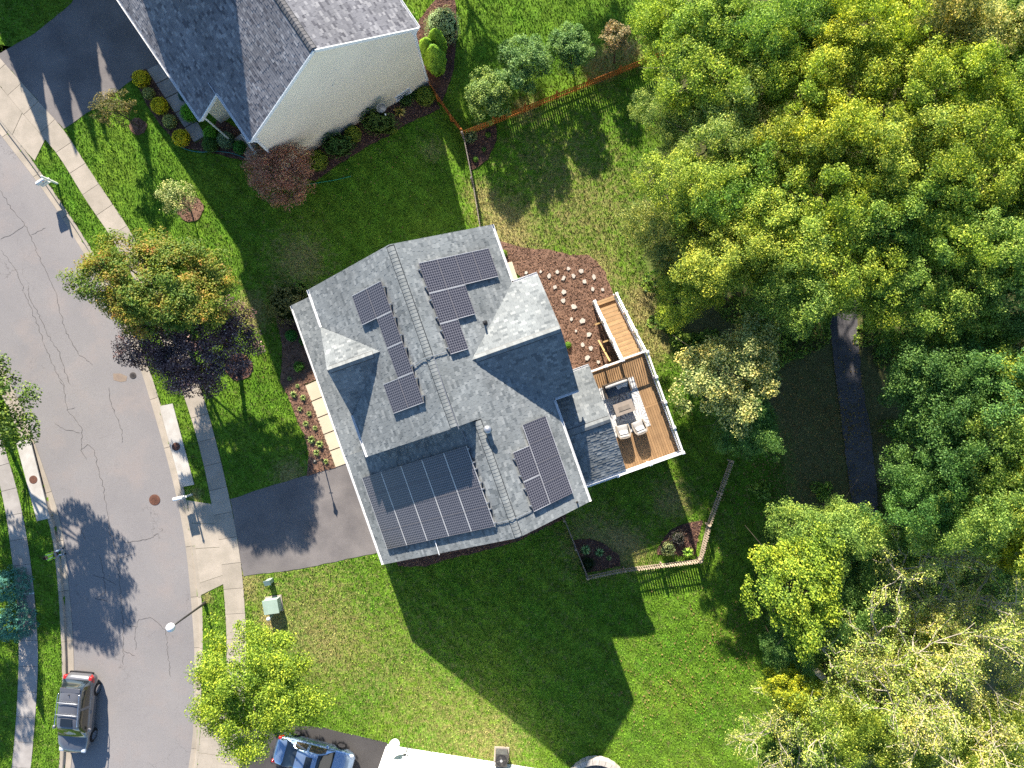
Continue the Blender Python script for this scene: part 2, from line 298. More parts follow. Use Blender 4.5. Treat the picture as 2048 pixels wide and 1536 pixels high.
# ------------------------------------------------------------------ mesh helpers
class MB:
    def __init__(s): s.v = []; s.f = []
    def add(s, v, f):
        o = len(s.v); s.v += [tuple(p) for p in v]; s.f += [tuple(i + o for i in q) for q in f]; return s
    def box(s, x0, x1, y0, y1, z0, z1, mtx=None):
        v = [Vector(p) for p in ((x0,y0,z0),(x1,y0,z0),(x1,y1,z0),(x0,y1,z0),(x0,y0,z1),(x1,y0,z1),(x1,y1,z1),(x0,y1,z1))]
        if mtx is not None: v = [mtx @ p for p in v]
        return s.add(v, [(3,2,1,0),(4,5,6,7),(0,1,5,4),(1,2,6,5),(2,3,7,6),(3,0,4,7)])
    def prism(s, pts, z0, z1, mtx=None):
        n = len(pts); v = [Vector((p[0], p[1], z0)) for p in pts] + [Vector((p[0], p[1], z1)) for p in pts]
        if mtx is not None: v = [mtx @ p for p in v]
        return s.add(v, [tuple(range(n - 1, -1, -1)), tuple(range(n, 2 * n))] + [(i, (i + 1) % n, n + (i + 1) % n, n + i) for i in range(n)])
    def slab(s, pts, t):           # planar polygon in 3D thickened downwards
        n = len(pts); v = [Vector(p) for p in pts] + [Vector(p) - Vector((0, 0, t)) for p in pts]
        return s.add(v, [tuple(range(n)), tuple(range(2 * n - 1, n - 1, -1))] + [((i + 1) % n, i, n + i, n + (i + 1) % n) for i in range(n)])
    def bar(s, a, b, wd, ht, up=Vector((0, 0, 1))):
        a = Vector(a); b = Vector(b); d = (b - a).normalized(); sd_ = d.cross(up)
        if sd_.length < 1e-4: sd_ = d.cross(Vector((1, 0, 0)))
        sd_.normalize(); u = sd_.cross(d).normalized(); v = []
        for p in (a, b):
            for i, j in ((-1,-1),(1,-1),(1,1),(-1,1)): v.append(p + sd_ * (i * wd / 2) + u * (j * ht / 2))
        return s.add(v, [(0,1,2,3),(7,6,5,4),(0,4,5,1),(1,5,6,2),(2,6,7,3),(3,7,4,0)])
    def tube(s, pts, rad, n=8, caps=True):
        pts = [Vector(p) for p in pts]; r = rad if hasattr(rad, '__len__') else [rad] * len(pts); v = []
        for i, p in enumerate(pts):
            d = (pts[min(i + 1, len(pts) - 1)] - pts[max(i - 1, 0)]).normalized()
            a = d.cross(Vector((0, 0, 1)))
            if a.length < 1e-3: a = d.cross(Vector((1, 0, 0)))
            a.normalize(); b = d.cross(a)
            for k in range(n):
                t = 2 * math.pi * k / n; v.append(p + (a * math.cos(t) + b * math.sin(t)) * r[i])
        f = [(i * n + k, i * n + (k + 1) % n, (i + 1) * n + (k + 1) % n, (i + 1) * n + k) for i in range(len(pts) - 1) for k in range(n)]
        if caps: f += [tuple(range(n - 1, -1, -1)), tuple((len(pts) - 1) * n + k for k in range(n))]
        return s.add(v, f)
    def lathe(s, prof, n=20, c=(0, 0, 0), mtx=None):
        v = []; c = Vector(c)
        for r, z in prof:
            for k in range(n):
                t = 2 * math.pi * k / n; q = Vector((r * math.cos(t), r * math.sin(t), z))
                v.append((mtx @ q if mtx is not None else q) + c)
        m = len(prof)
        f = [(i * n + k, i * n + (k + 1) % n, (i + 1) * n + (k + 1) % n, (i + 1) * n + k) for i in range(m - 1) for k in range(n)]
        f += [tuple(range(n - 1, -1, -1)), tuple((m - 1) * n + k for k in range(n))]
        return s.add(v, f)
    def mesh(s, name, mat=None, smooth=False):
        me = bpy.data.meshes.new(name); me.from_pydata(s.v, [], s.f)
        if mat: me.materials.append(MAT[mat] if isinstance(mat, str) else mat)
        if smooth: me.polygons.foreach_set('use_smooth', [True] * len(me.polygons))
        me.validate(); me.update(); return me
    def build(s, name, mat, parent=None, smooth=False, local=False):
        """verts in world coordinates unless local; children are stored relative to their parent"""
        if parent is not None and not local:
            inv = MW[parent.name].inverted(); s.v = [tuple(inv @ Vector(p)) for p in s.v]
        o = bpy.data.objects.new(name, s.mesh(name, mat, smooth)); COL.objects.link(o); o.parent = parent
        MW[o.name] = MW[parent.name].copy() if parent is not None else Matrix.Identity(4)
        return o
MW = {}
def tag(o, label=None, cat=None, group=None, kind=None):
    for k, v in (('label', label), ('category', cat), ('group', group), ('kind', kind)):
        if v: o[k] = v
    return o
def thing(name, label, cat, loc=(0, 0, 0), rz=0.0, group=None, scale=None):
    o = bpy.data.objects.new(name, None); COL.objects.link(o); o.location = loc; o.rotation_euler = (0, 0, rz)
    o.empty_display_size = 0.2; sc = scale or (1, 1, 1); o.scale = sc
    MW[o.name] = Matrix.Translation(Vector(loc)) @ Matrix.Rotation(rz, 4, 'Z') @ Matrix.Diagonal((*sc, 1))
    return tag(o, label, cat, group)
def piece(name, me, parent, loc=(0, 0, 0), rot=(0, 0, 0), scale=(1, 1, 1)):
    o = bpy.data.objects.new(name, me); COL.objects.link(o); o.parent = parent
    o.location = loc; o.rotation_euler = rot; o.scale = scale
    MW[o.name] = MW[parent.name] @ Matrix.Translation(Vector(loc)) @ Euler(rot).to_matrix().to_4x4() @ Matrix.Diagonal((*scale, 1)) if parent is not None else Matrix.Identity(4)
    return o
def single(name, mb, mat, label, cat, loc=(0, 0, 0), rz=0, group=None, smooth=False):
    o = mb.build(name, mat, None, smooth); o.location = loc; o.rotation_euler = (0, 0, rz); return tag(o, label, cat, group)
def rawmesh(name, V, quads, mat, attr=None):
    """big meshes from numpy: V (n,3), quads (m,k)"""
    me = bpy.data.meshes.new(name); m, k = quads.shape
    me.vertices.add(len(V)); me.vertices.foreach_set('co', V.astype(np.float32).ravel())
    me.loops.add(m * k); me.loops.foreach_set('vertex_index', quads.astype(np.int32).ravel())
    me.polygons.add(m); me.polygons.foreach_set('loop_start', np.arange(0, m * k, k, dtype=np.int32))
    if attr is not None:
        a = me.color_attributes.new('tone', 'FLOAT_COLOR', 'POINT'); a.data.foreach_set('color', attr.astype(np.float32).ravel())
    me.materials.append(MAT[mat] if isinstance(mat, str) else mat); me.update(calc_edges=True); return me
def resample(pts, n):
    pts = [Vector(p) for p in pts]; d = [0]
    for a, b in zip(pts, pts[1:]): d.append(d[-1] + (b - a).length)
    out = []; j = 0
    for i in range(n):
        t = d[-1] * i / (n - 1)
        while j < len(d) - 2 and d[j + 1] < t: j += 1
        out.append(pts[j].lerp(pts[j + 1], (t - d[j]) / max(d[j + 1] - d[j], 1e-9)))
    return out
def smooth_line(pts, it=2):
    pts = [Vector(p) for p in pts]
    for _ in range(it):
        q = [pts[0]]
        for a, b in zip(pts, pts[1:]): q += [a.lerp(b, 0.25), a.lerp(b, 0.75)]
        pts = q + [pts[-1]]
    return pts
def drape(poly, up, step=0.8, wob=0.0, thick=0.0):
    """a sheet cut to a ground polygon (list of xy) lying on the terrain"""
    pts = []
    n = len(poly)
    for i in range(n):
        a = Vector(poly[i]); b = Vector(poly[(i + 1) % n]); k = max(1, int((b - a).length / 0.35)) if wob else 1
        for j in range(k):
            p = a.lerp(b, j / k)
            if wob: p = p + Vector((random.uniform(-wob, wob), random.uniform(-wob, wob)))
            pts.append(p)
    bm = bmesh.new(); f = bm.faces.new([bm.verts.new((p.x, p.y, 0)) for p in pts])
    if f.normal.z < 0 or True:
        bm.normal_update()
        if f.normal.z < 0: f.normal_flip()
    bmesh.ops.triangulate(bm, faces=bm.faces[:])
    xs = [p.x for p in pts]; ys = [p.y for p in pts]
    flat = terr(min(xs), min(ys)) == terr(max(xs), max(ys)) == terr(min(xs), max(ys)) == terr(max(xs), min(ys))
    if not flat:
        for ax, lo, hi in ((0, min(xs), max(xs)), (1, min(ys), max(ys))):
            t = math.floor(lo / step) * step + step
            while t < hi:
                co = [0, 0, 0]; no = [0, 0, 0]; co[ax] = t; no[ax] = 1
                bmesh.ops.bisect_plane(bm, geom=bm.verts[:] + bm.edges[:] + bm.faces[:], plane_co=co, plane_no=no)
                t += step
    mb = MB(); bm.verts.index_update()
    for v in bm.verts: mb.v.append((v.co.x, v.co.y, terr(v.co.x, v.co.y) + up))
    for f in bm.faces: mb.f.append(tuple(v.index for v in f.verts))
    if thick:
        top = len(mb.v)
        be = [e for e in bm.edges if len(e.link_faces) == 1]
        for e in be:
            a, b = e.link_loops[0].vert.index, e.link_loops[0].link_loop_next.vert.index
            va, vb = mb.v[a], mb.v[b]; o = len(mb.v)
            mb.v += [(va[0], va[1], va[2] - thick), (vb[0], vb[1], vb[2] - thick)]; mb.f.append((b, a, o, o + 1))
    bm.free(); return mb
# ------------------------------------------------------------------ ground outlines traced on the terrain
RE = [(-420,-420),(-60,185),(0,272),(55,340),(99,400),(152,483),(215,590),(268,702),(305,820),(349,979),(372,1100),(385,1262),(388,1314),(385,1480),(375,1536),(360,1640),(250,2300)]
RB = [(-385,-440),(-42,166),(0,238),(56,307),(118,400),(171,478),(236,590),(287,705),(324,815),(368,976),(390,1085),(403,1189),(406,1262),(404,1330),(400,1475),(394,1536),(379,1640),(270,2300)]
LE = [(-700,-300),(-120,480),(-40,660),(20,765),(62,872),(88,947),(116,1028),(128,1100),(135,1171),(143,1262),(146,1340),(145,1440),(140,1536),(128,1640),(40,2300)]
LB = [(-725,-280),(-142,490),(-62,670),(0,778),(43,878),(69,955),(96,1036),(107,1080),(117,1179),(122,1262),(125,1340),(124,1440),(119,1536),(107,1640),(18,2300)]
SL = [(-45,112),(0,172),(50,232),(91,279),(122,316),(171,400),(224,474),(270,560),(315,660),(357,760),(385,841),(409,932),(424,1010),(440,1090),(447,1168),(452,1236),(454,1290),(452,1400),(444,1500),(436,1570),(428,1640)]
SR = [(-45,62),(0,117),(50,172),(91,219),(128,258),(176,335),(221,402),(266,468),(312,560),(360,660),(404,781),(432,880),(461,1002),(479,1100),(486,1161),(492,1249),(493,1300),(490,1400),(483,1487),(475,1570),(467,1640)]
WL = [(-60,740),(-30,840),(-8,930),(15,1038),(20,1085),(34,1184),(38,1262),(38,1340),(33,1440),(24,1540),(12,1640)]
WR = [(-25,780),(8,890),(36,981),(56,1080),(69,1184),(75,1262),(77,1335),(72,1420),(64,1520),(50,1640)]
g3 = lambda L: smooth_line([G(*p) for p in L], 2)
re_, rb_, le_, lb_ = g3(RE), g3(RB), g3(LE), g3(LB)
N = 90
re_, rb_, le_, lb_ = (resample(x, N) for x in (re_, rb_, le_, lb_))
# the outlines are matched pairwise so that cross-sections stay square to the street
def nearest(line, p):
    best = None
    for a, b in zip(line, line[1:]):
        ab = b - a; t = max(0, min(1, (p - a).dot(ab) / max(ab.length_squared, 1e-9))); q = a + ab * t
        d = (q - p).length_squared
        if best is None or d < best[0]: best = (d, q)
    return best[1]
rb_ = [nearest(rb_, p) for p in re_]; lb_ = [nearest(lb_, p) for p in le_]

# ------------------------------------------------------------------ ground sheet
road_lowered = [(p.lerp(q, 0.72).x, p.lerp(q, 0.72).y) for p, q in zip(re_, rb_)] + [(p.lerp(q, 0.72).x, p.lerp(q, 0.72).y) for p, q in zip(le_[::-1], lb_[::-1])]
DRY = [(1000,440,45,.6),(1035,492,40,.55),(960,390,28,.5),(620,1210,110,.28),(760,1330,110,.18),(900,1450,100,.24),(640,1300,60,.2),(1000,1490,60,.3),(1285,610,45,.75),(1310,690,38,.6),(600,520,55,.5),(505,625,38,.6),(580,950,28,.6),(1180,1080,60,.45),(1270,1105,40,.4),(862,300,26,.4),(1110,430,70,.2),(1345,1000,40,.5),(1190,545,40,.5),(1160,320,110,.2),(1220,450,90,.22),(1060,300,60,.1),(490,1170,30,.5),(1200,130,40,.6),(1260,100,30,.5),(1050,215,26,.5),(960,255,16,.4),(545,1240,22,.8),(1240,1080,30,.4),(390,990,12,.6),(415,1195,10,.6),(1440,1060,30,.15),(1420,1300,80,-.1),(200,300,160,-.22),(1080,40,150,-.18),(740,400,150,-.12)]
dry_xy = [(G(a, b).x, G(a, b).y, r / 33.0, s) for a, b, r, s in DRY]
WOODS = [(1330,-200),(1330,60),(1320,160),(1345,300),(1300,420),(1290,520),(1330,640),(1390,740),(1480,830),(1560,880),(1575,980),(1530,1090),(1540,1250),(1570,1330),(1580,1420),(1560,1536),(1540,1700),(2700,1700),(2700,-200)]
woods_xy = poly_xy(WOODS)
def tone_at(x, y):
    d = np.full(x.shape, 0.10)
    for a, b, r, s in dry_xy: d = d + s * np.exp(-((x - a) ** 2 + (y - b) ** 2) / (2 * (0.75 * r) ** 2))
    px = 1024 + x * 31.8; py = 768 - y * 31.8
    wv = inside(woods_xy, x, y).astype(float)
    for ang in range(8):
        wv = wv + inside(woods_xy, x + 0.9 * math.cos(ang * .785), y + 0.9 * math.sin(ang * .785))
    c = np.zeros(x.shape + (4,)); c[..., 0] = np.clip(d, 0, 1.2); c[..., 1] = (wv / 9) * 0.78; c[..., 3] = 1
    return c
far = [-900., -400., -200., -120., -80., -60.]
gx = np.concatenate([far, np.arange(-46, 46.01, 0.25), [-f for f in far[::-1]]]); gy = np.concatenate([far, np.arange(-36, 36.01, 0.25), [-f for f in far[::-1]]])
XX, YY = np.meshgrid(gx, gy); ZZ = terr_np(XX, YY)
ZZ = np.where(inside(np.array(road_lowered), XX, YY), -0.3, ZZ)
nx, ny = len(gx), len(gy)
idx = np.arange(nx * ny).reshape(ny, nx)
quads = np.stack([idx[:-1, :-1], idx[:-1, 1:], idx[1:, 1:], idx[1:, :-1]], -1).reshape(-1, 4)
gm = rawmesh('ground', np.stack([XX, YY, ZZ], -1).reshape(-1, 3), quads, 'ground', tone_at(XX, YY).reshape(-1, 4))
gm.polygons.foreach_set('use_smooth', [True] * len(gm.polygons))
ground = bpy.data.objects.new('ground', gm); COL.objects.link(ground); tag(ground, kind='structure')

# ------------------------------------------------------------------ street
mb = MB()
for i in range(N):
    a = re_[i].lerp(rb_[i], 0.12); b = le_[i].lerp(lb_[i], 0.12)
    for j in range(9):
        t = j / 8; p = a.lerp(b, t); crown = 0.10 * (1 - (2 * t - 1) ** 2)
        mb.v.append((p.x, p.y, -0.135 + crown))
for i in range(N - 1):
    for j in range(8): mb.f.append((i * 9 + j, i * 9 + j + 1, (i + 1) * 9 + j + 1, (i + 1) * 9 + j))
road = mb.build('road', 'road', smooth=True); tag(road, kind='structure')
def road_z(p):
    a = nearest(re_, Vector((p.x, p.y, 0))); b = nearest(le_, Vector((p.x, p.y, 0)))
    da = (a.xy - p.xy).length; db = (b.xy - p.xy).length; t = da / (da + db)
    return -0.135 + 0.10 * (1 - (2 * t - 1) ** 2)
def kerb(edge, back, name):
    k = MB(); prof = [(0, -0.115), (0.30, -0.135), (0.60, -0.150), (0.68, -0.02), (0.74, 0.0), (1.02, 0.005), (1.02, -0.2)]
    base = MB()
    for i in range(N):
        for t, z in prof[:4] + prof[5:]: p = edge[i].lerp(back[i], t); base.v.append((p.x, p.y, z - 0.03))
    q = len(prof) - 1
    for i in range(N - 1):
        for j in range(q - 1): base.f.append((i * q + j, i * q + j + 1, (i + 1) * q + j + 1, (i + 1) * q + j))
    root = base.build(name, 'concrete_joint'); tag(root, kind='structure')
    acc = 0; start = 0
    pts_e, pts_b = edge, back
    # stones about three metres long, only where the picture can see them
    dense_e = resample(pts_e, 900); dense_b = [nearest(pts_b, p) for p in dense_e]
    s = 0; seglen = 0
    for i in range(1, 900):
        seglen += (dense_e[i] - dense_e[i - 1]).length
        if seglen >= 3.0 or i == 899:
            vis = abs(dense_e[i].x) < 42 and abs(dense_e[i].y) < 28
            if vis:
                m = MB(); ks = list(range(s, i + 1)); ks = [ks[0], ks[len(ks) // 3], ks[2 * len(ks) // 3], ks[-1]]
                for n_, kk in enumerate(ks):
                    e, b = dense_e[kk], dense_b[kk]
                    d = (dense_e[ks[-1]] - dense_e[ks[0]]).normalized() * (0.012 if n_ == 0 else -0.012 if n_ == 3 else 0)
                    for t, z in prof: p = e.lerp(b, t) + d; m.v.append((p.x, p.y, z))
                L = len(prof)
                for r in range(3):
                    for j in range(L - 1): m.f.append((r * L + j, r * L + j + 1, (r + 1) * L + j + 1, (r + 1) * L + j))
                m.f += [tuple(range(L - 1, -1, -1)), tuple(3 * L + j for j in range(L))]
                o = m.build('kerb_stone', 'concrete', root)
            s = i; seglen = 0
    return root
kerb_a = kerb(re_, rb_, 'kerb'); kerb_b = kerb(le_, lb_, 'kerb')

def walk(L, R, name, mat, up=0.03, slab=1.48, joint=0.012, nres=600):
    l = resample(g3(L), nres); r_ = g3(R); r = [nearest(r_, p) for p in l]
    base = MB()
    for i in range(0, nres, 6): base.v += [(l[i].x, l[i].y, up - 0.02), (r[i].x, r[i].y, up - 0.02)]
    for i in range(len(base.v) // 2 - 1): base.f.append((2 * i, 2 * i + 1, 2 * i + 3, 2 * i + 2))
    root = base.build(name, 'concrete_joint'); tag(root, kind='structure')
    s = 0; acc = 0
    for i in range(1, nres):
        acc += (l[i] - l[i - 1]).length
        if acc >= slab or i == nres - 1:
            d = ((l[i] + r[i]) / 2 - (l[s] + r[s]) / 2).normalized() * joint; m_ = (s + i) // 2
            pts = [l[s] + d, l[m_], l[i] - d, r[i] - d, r[m_], r[s] + d]
            mid = pts[1]
            if abs(mid.x) < 36 and abs(mid.y) < 26:
                z = up + random.uniform(-0.003, 0.004)
                MB().prism([(p.x, p.y) for p in pts], up - 0.018, z).build('slab', mat, root)
            s = i; acc = 0
    return root
sidewalk = walk(SL, SR, 'sidewalk', 'concrete'); walk(WL, WR, 'sidewalk', 'concrete_dark')
# one pale new joint on the far pavement
a, b = G(36, 1188), G(69, 1186)
MB().bar((a.x, a.y, 0.034), (b.x, b.y, 0.034), 0.07, 0.006).build('joint_filler', 'white', bpy.data.objects['sidewalk.001'])

def apron(polys, name):
    root = None
    for pl in polys:
        xy = poly_xy(pl); c = xy.mean(0); xy2 = c + (xy - c) * 0.985
        if root is None:
            allp = np.concatenate([poly_xy(q) for q in polys]); root = MB().prism([tuple(p) for p in xy2], 0.0, 0.005).build(name, 'concrete_joint'); tag(root, kind='structure')
        MB().prism([tuple(p) for p in xy2], 0.006, 0.026).build('slab', 'concrete', root)
EXCL = []
ap1 = [[(-45,112),(0,172),(-2,238),(-42,166)], [(0,172),(45,226),(25,270),(-2,238)], [(45,226),(91,279),(70,322),(56,307),(25,270)]]
ap2 = [[(374,1000),(425,1008),(432,1048),(382,1046)], [(382,1046),(432,1048),(441,1094),(391,1097)], [(391,1097),(441,1094),(447,1150),(400,1166)], [(400,1166),(447,1150),(447,1168),(402,1190)]]
ap3 = [[(402,1440),(451,1420),(448,1473),(400,1474)], [(400,1474),(448,1473),(446,1512),(397,1505)], [(397,1505),(446,1512),(440,1560),(392,1560)], [(392,1560),(440,1560),(430,1640),(380,1640)]]
for ap in (ap1, ap2, ap3): apron(ap, 'driveway_apron')
def dsheet(pl, name, mat, up, wob=0.03, thick=0.0, step=0.8):
    xy = poly_xy(pl); EXCL.append(xy)
    o = drape([tuple(p) for p in xy], up, step, wob, thick).build(name, mat); tag(o, kind='structure'); return o
DRV = [(461,998),(560,966),(670,934),(705,923),(800,1090),(755,1105),(600,1138),(487,1152)]
dsheet(DRV, 'driveway', 'drive', 0.02, thick=0.05)
dsheet([(-60,60),(0,117),(50,172),(91,219),(128,258),(193,213),(262,162),(300,136),(345,150),(330,-120),(200,-160),(145,6),(68,68),(-10,112)], 'driveway', 'drive', 0.02, thick=0.05)
dsheet([(483,1487),(480,1440),(520,1440),(566,1448),(650,1456),(717,1472),(775,1486),(760,1700),(455,1700)], 'driveway', 'drive_new', 0.02, thick=0.05)
for ap in (ap1, ap2, ap3): EXCL += [poly_xy(p) for p in ap]
EXCL.append(np.array([(p.x, p.y) for p in rb_] + [(p.x, p.y) for p in lb_[::-1]]))
EXCL.append(np.array([(p.x, p.y) for p in g3(SL)] + [(p.x, p.y) for p in g3(SR)[::-1]]))
EXCL.append(np.array([(p.x, p.y) for p in g3(WL)] + [(p.x, p.y) for p in g3(WR)[::-1]]))
PATH = [(1655,600),(1712,600),(1722,760),(1740,860),(1752,960),(1758,1060),(1775,1200),(1800,1400),(1760,1400),(1742,1200),(1715,1060),(1697,960),(1685,860),(1670,740)]
dsheet(PATH, 'path', 'path', 0.05, 0.05, 0.06)

# front walks
def quadwalk(Lp, Rp, n, name, mat='concrete'):
    l0, l1, r0, r1 = G(*Lp[0]), G(*Lp[1]), G(*Rp[0]), G(*Rp[1])
    root = MB().prism([(p.x, p.y) for p in (l0, l1, r1, r0)], 0.0, 0.012).build(name, 'concrete_joint'); tag(root, kind='structure')
    EXCL.append(np.array([(p.x, p.y) for p in (l0, l1, r1, r0)]))
    for i in range(n):
        g = 0.006; a, b = i / n + g, (i + 1) / n - g
        MB().prism([(p.x, p.y) for p in (l0.lerp(l1, a), l0.lerp(l1, b), r0.lerp(r1, b), r0.lerp(r1, a))], 0.014, 0.05).build('slab', mat, root)
MAT['walk_cream'] = M('cream_concrete', (0.62, 0.52, 0.37), (0.55, 0.46, 0.33), 1.0, 0.9, 0.2, fine=0.08, obj=0.06)
quadwalk([(611,770),(672,935)], [(668,745),(728,915)], 5, 'footpath', 'walk_cream')
quadwalk([(294,139),(389,285)], [(322,126),(412,272)], 5, 'footpath', 'concrete_dark')

# ------------------------------------------------------------------ planting beds
BEDS = []
def bed(pl, label, mat='mulch', up=0.045, wob=0.05):
    xy = poly_xy(pl); EXCL.append(xy); BEDS.append(xy)
    o = drape([tuple(p) for p in xy], up, 0.7, wob, 0.09).build('mulch_bed', mat); return tag(o, label, 'flower bed')
def ring(px, py, r, n=22): return [(px + r * math.cos(2 * math.pi * i / n), py + r * 1.0 * math.sin(2 * math.pi * i / n)) for i in range(n)]
bed([(548,612),(590,565),(650,600),(660,745),(611,768),(672,934),(615,952),(618,910),(608,870),(594,838),(579,797),(562,764),(563,738),(565,690),(556,655)], 'long brown mulch bed between the lawn and the cream front walk')
bed([(985,478),(1046,496),(1098,499),(1140,509),(1176,510),(1194,523),(1210,544),(1224,583),(1250,640),(1280,720),(1150,790),(1090,650),(1050,560),(1000,520)], 'wide brown mulch bed dotted with pale stepping stones behind the solar house')
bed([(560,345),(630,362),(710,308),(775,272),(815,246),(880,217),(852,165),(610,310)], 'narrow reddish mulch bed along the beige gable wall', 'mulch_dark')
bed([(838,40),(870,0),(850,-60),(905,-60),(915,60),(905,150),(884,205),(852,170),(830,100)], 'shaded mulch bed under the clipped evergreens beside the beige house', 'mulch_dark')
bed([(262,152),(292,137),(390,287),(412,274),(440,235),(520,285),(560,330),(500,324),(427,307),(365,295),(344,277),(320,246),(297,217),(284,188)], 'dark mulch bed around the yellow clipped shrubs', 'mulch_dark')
bed(ring(277, 253, 17), 'round mulch ring under the sparse bronze shrub tree')
bed(ring(381, 418, 26), 'round mulch ring under the small clipped ball tree')
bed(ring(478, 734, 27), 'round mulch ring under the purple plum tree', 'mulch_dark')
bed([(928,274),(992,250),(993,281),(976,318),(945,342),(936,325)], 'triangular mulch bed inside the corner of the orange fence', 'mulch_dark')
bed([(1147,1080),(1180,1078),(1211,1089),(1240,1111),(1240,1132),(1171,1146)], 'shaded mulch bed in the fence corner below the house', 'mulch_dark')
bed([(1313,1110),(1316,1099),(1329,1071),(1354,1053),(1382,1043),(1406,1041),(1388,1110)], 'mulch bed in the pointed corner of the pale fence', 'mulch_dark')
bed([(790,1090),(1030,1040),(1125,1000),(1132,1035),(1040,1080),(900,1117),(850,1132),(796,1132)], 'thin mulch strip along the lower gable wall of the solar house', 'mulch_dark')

# loose bark chips over the beds
V = []; 
for xy in BEDS:
    lo, hi = xy.min(0), xy.max(0); area = (hi - lo).prod(); n = int(area * 90)
    x = RNG.uniform(lo[0], hi[0], n); y = RNG.uniform(lo[1], hi[1], n); k = inside(xy, x, y)
    V.append(np.stack([x[k], y[k]], 1))
V = np.concatenate(V); n = len(V); z = terr_np(V[:, 0], V[:, 1]) + 0.062 + RNG.uniform(0, 0.02, n)
a = RNG.uniform(0, 2 * np.pi, n); L = RNG.uniform(0.03, 0.075, n); W = RNG.uniform(0.012, 0.028, n); tz = RNG.uniform(-0.025, 0.025, n)
dx, dy = np.cos(a), np.sin(a)
c4 = np.stack([np.stack([V[:, 0] + s * L * dx - t * W * dy, V[:, 1] + s * L * dy + t * W * dx, z + s * tz], 1) for s, t in ((-1,-1),(1,-1),(1,1),(-1,1))], 1)
me = rawmesh('bark_chips', c4.reshape(-1, 3), np.arange(4 * n).reshape(-1, 4), 'chip')
o = bpy.data.objects.new('bark_chips', me); COL.objects.link(o); tag(o, 'loose brown bark chips strewn over the mulch beds', 'mulch', kind='stuff')

# cracks in the street: ragged ribbons lying on the asphalt
CRACKS = [[(0,380),(20,415),(45,445),(60,470),(80,520),(100,560),(112,590),(118,620),(130,660),(145,690),(160,710),(185,730)],
 [(0,500),(25,530),(40,560),(50,590),(70,640),(85,680),(95,705),(110,740),(128,775),(133,820),(150,840),(163,855),(162,900),(172,920)],
 [(55,570),(60,600),(75,625),(90,660),(105,685),(118,705),(128,740),(140,770)],
 [(162,900),(175,890),(188,900),(195,935),(205,970),(212,1010),(218,1060),(235,1110),(240,1180),(245,1240),(246,1330)],
 [(105,845),(130,860),(160,866)], [(215,775),(226,820),(240,850),(245,880),(243,885)], [(230,1070),(250,1085),(290,1080),(318,1068)],
 [(236,1118),(265,1110)], [(270,1260),(275,1240),(300,1235),(330,1260),(340,1355)], [(185,1150),(215,1160),(230,1170)], [(190,1200),(210,1185),(205,1140),(198,1110)],
 [(185,1195),(215,1205)], [(245,1300),(270,1312)], [(50,450),(20,470),(0,478)], [(60,470),(90,455)], [(170,1080),(160,1060)], [(133,820),(150,815)], [(128,775),(118,760)], [(248,1250),(270,1254),(270,1300)]]
for cr in CRACKS:
    pts = []
    for a, b in zip(cr, cr[1:]):
        k = max(2, int(math.hypot(b[0] - a[0], b[1] - a[1]) / 5))
        for j in range(k): pts.append((a[0] + (b[0] - a[0]) * j / k + random.uniform(-2.2, 2.2), a[1] + (b[1] - a[1]) * j / k + random.uniform(-1.5, 1.5)))
    pts.append(cr[-1]); m = MB(); P3 = [G(*p) for p in pts]
    for i, p in enumerate(P3):
        d = (P3[min(i + 1, len(P3) - 1)] - P3[max(i - 1, 0)]).normalized(); s = Vector((-d.y, d.x, 0)) * random.uniform(0.006, 0.019) * (0.3 if i in (0, len(P3) - 1) else 1)
        z = road_z(p) + 0.006
        m.v += [(p.x + s.x, p.y + s.y, z), (p.x - s.x, p.y - s.y, z)]
    for i in range(len(P3) - 1): m.f.append((2 * i, 2 * i + 1, 2 * i + 3, 2 * i + 2))
    m.build('crack', 'crack', road)
# tan repair patch
MAT['patch'] = M('tan_patch', (0.30, 0.225, 0.165), (0.25, 0.19, 0.15), 4, 0.95, fine=0.2, fscale=40)
pp = [G(*p) for p in ((225,747),(240,747),(253,753),(251,762),(240,764),(226,760))]
m = MB(); m.add([(p.x, p.y, road_z(p) + 0.006) for p in pp], [tuple(range(6))]); m.build('repair_patch', 'patch', road)

def manhole(px, py, r, label, mat, z=None):
    p = G(px, py); z0 = road_z(p) + 0.004 if z is None else z
    t = thing('manhole_cover', label, 'manhole cover', (p.x, p.y, z0))
    MB().lathe([(r * 0.86, -0.02), (r, 0.0), (r, 0.012), (r * 0.88, 0.014)], 28).build('rim', 'iron_dark' if mat == 'iron_dark' else 'iron', t, local=True)
    MB().lathe([(r * 0.86, 0.0), (r * 0.86, 0.017), (r * 0.80, 0.021)], 28).build('lid', mat, t, local=True)
    m = MB()
    for i in range(-3, 4):
        for j in range(-3, 4):
            if i * i + j * j < 10: m.box(i * r * .2 - r * .07, i * r * .2 + r * .07, j * r * .2 - r * .03, j * r * .2 + r * .03, 0.018, 0.03)
    tag(m.build('tread', mat, t, local=True), kind='stuff')
manhole(308, 1000, 0.33, 'large rusty manhole cover in the middle of the sunlit lane', 'iron')
manhole(264, 751, 0.2, 'small dull grey cover at the street edge beside the purple tree', 'iron_dark')
def inlet(pl, hole, label):
    xy = poly_xy(pl); c = xy.mean(0)
    t = thing('storm_drain_inlet', label, 'storm drain', (c[0], c[1], 0.0)); EXCL.append(xy)
    MB().prism([tuple(p) for p in xy], -0.02, 0.06).build('top_slab', 'concrete_white', t)
    MB().prism([tuple(c + (p - c) * 0.93) for p in xy], -0.25, -0.02).build('throat', 'black', t)
    h = G(*hole); hh = MB().lathe([(0.25, 0.055), (0.25, 0.066), (0.22, 0.07)], 24, (h.x, h.y, 0)); hh.build('access_lid', 'iron', t)
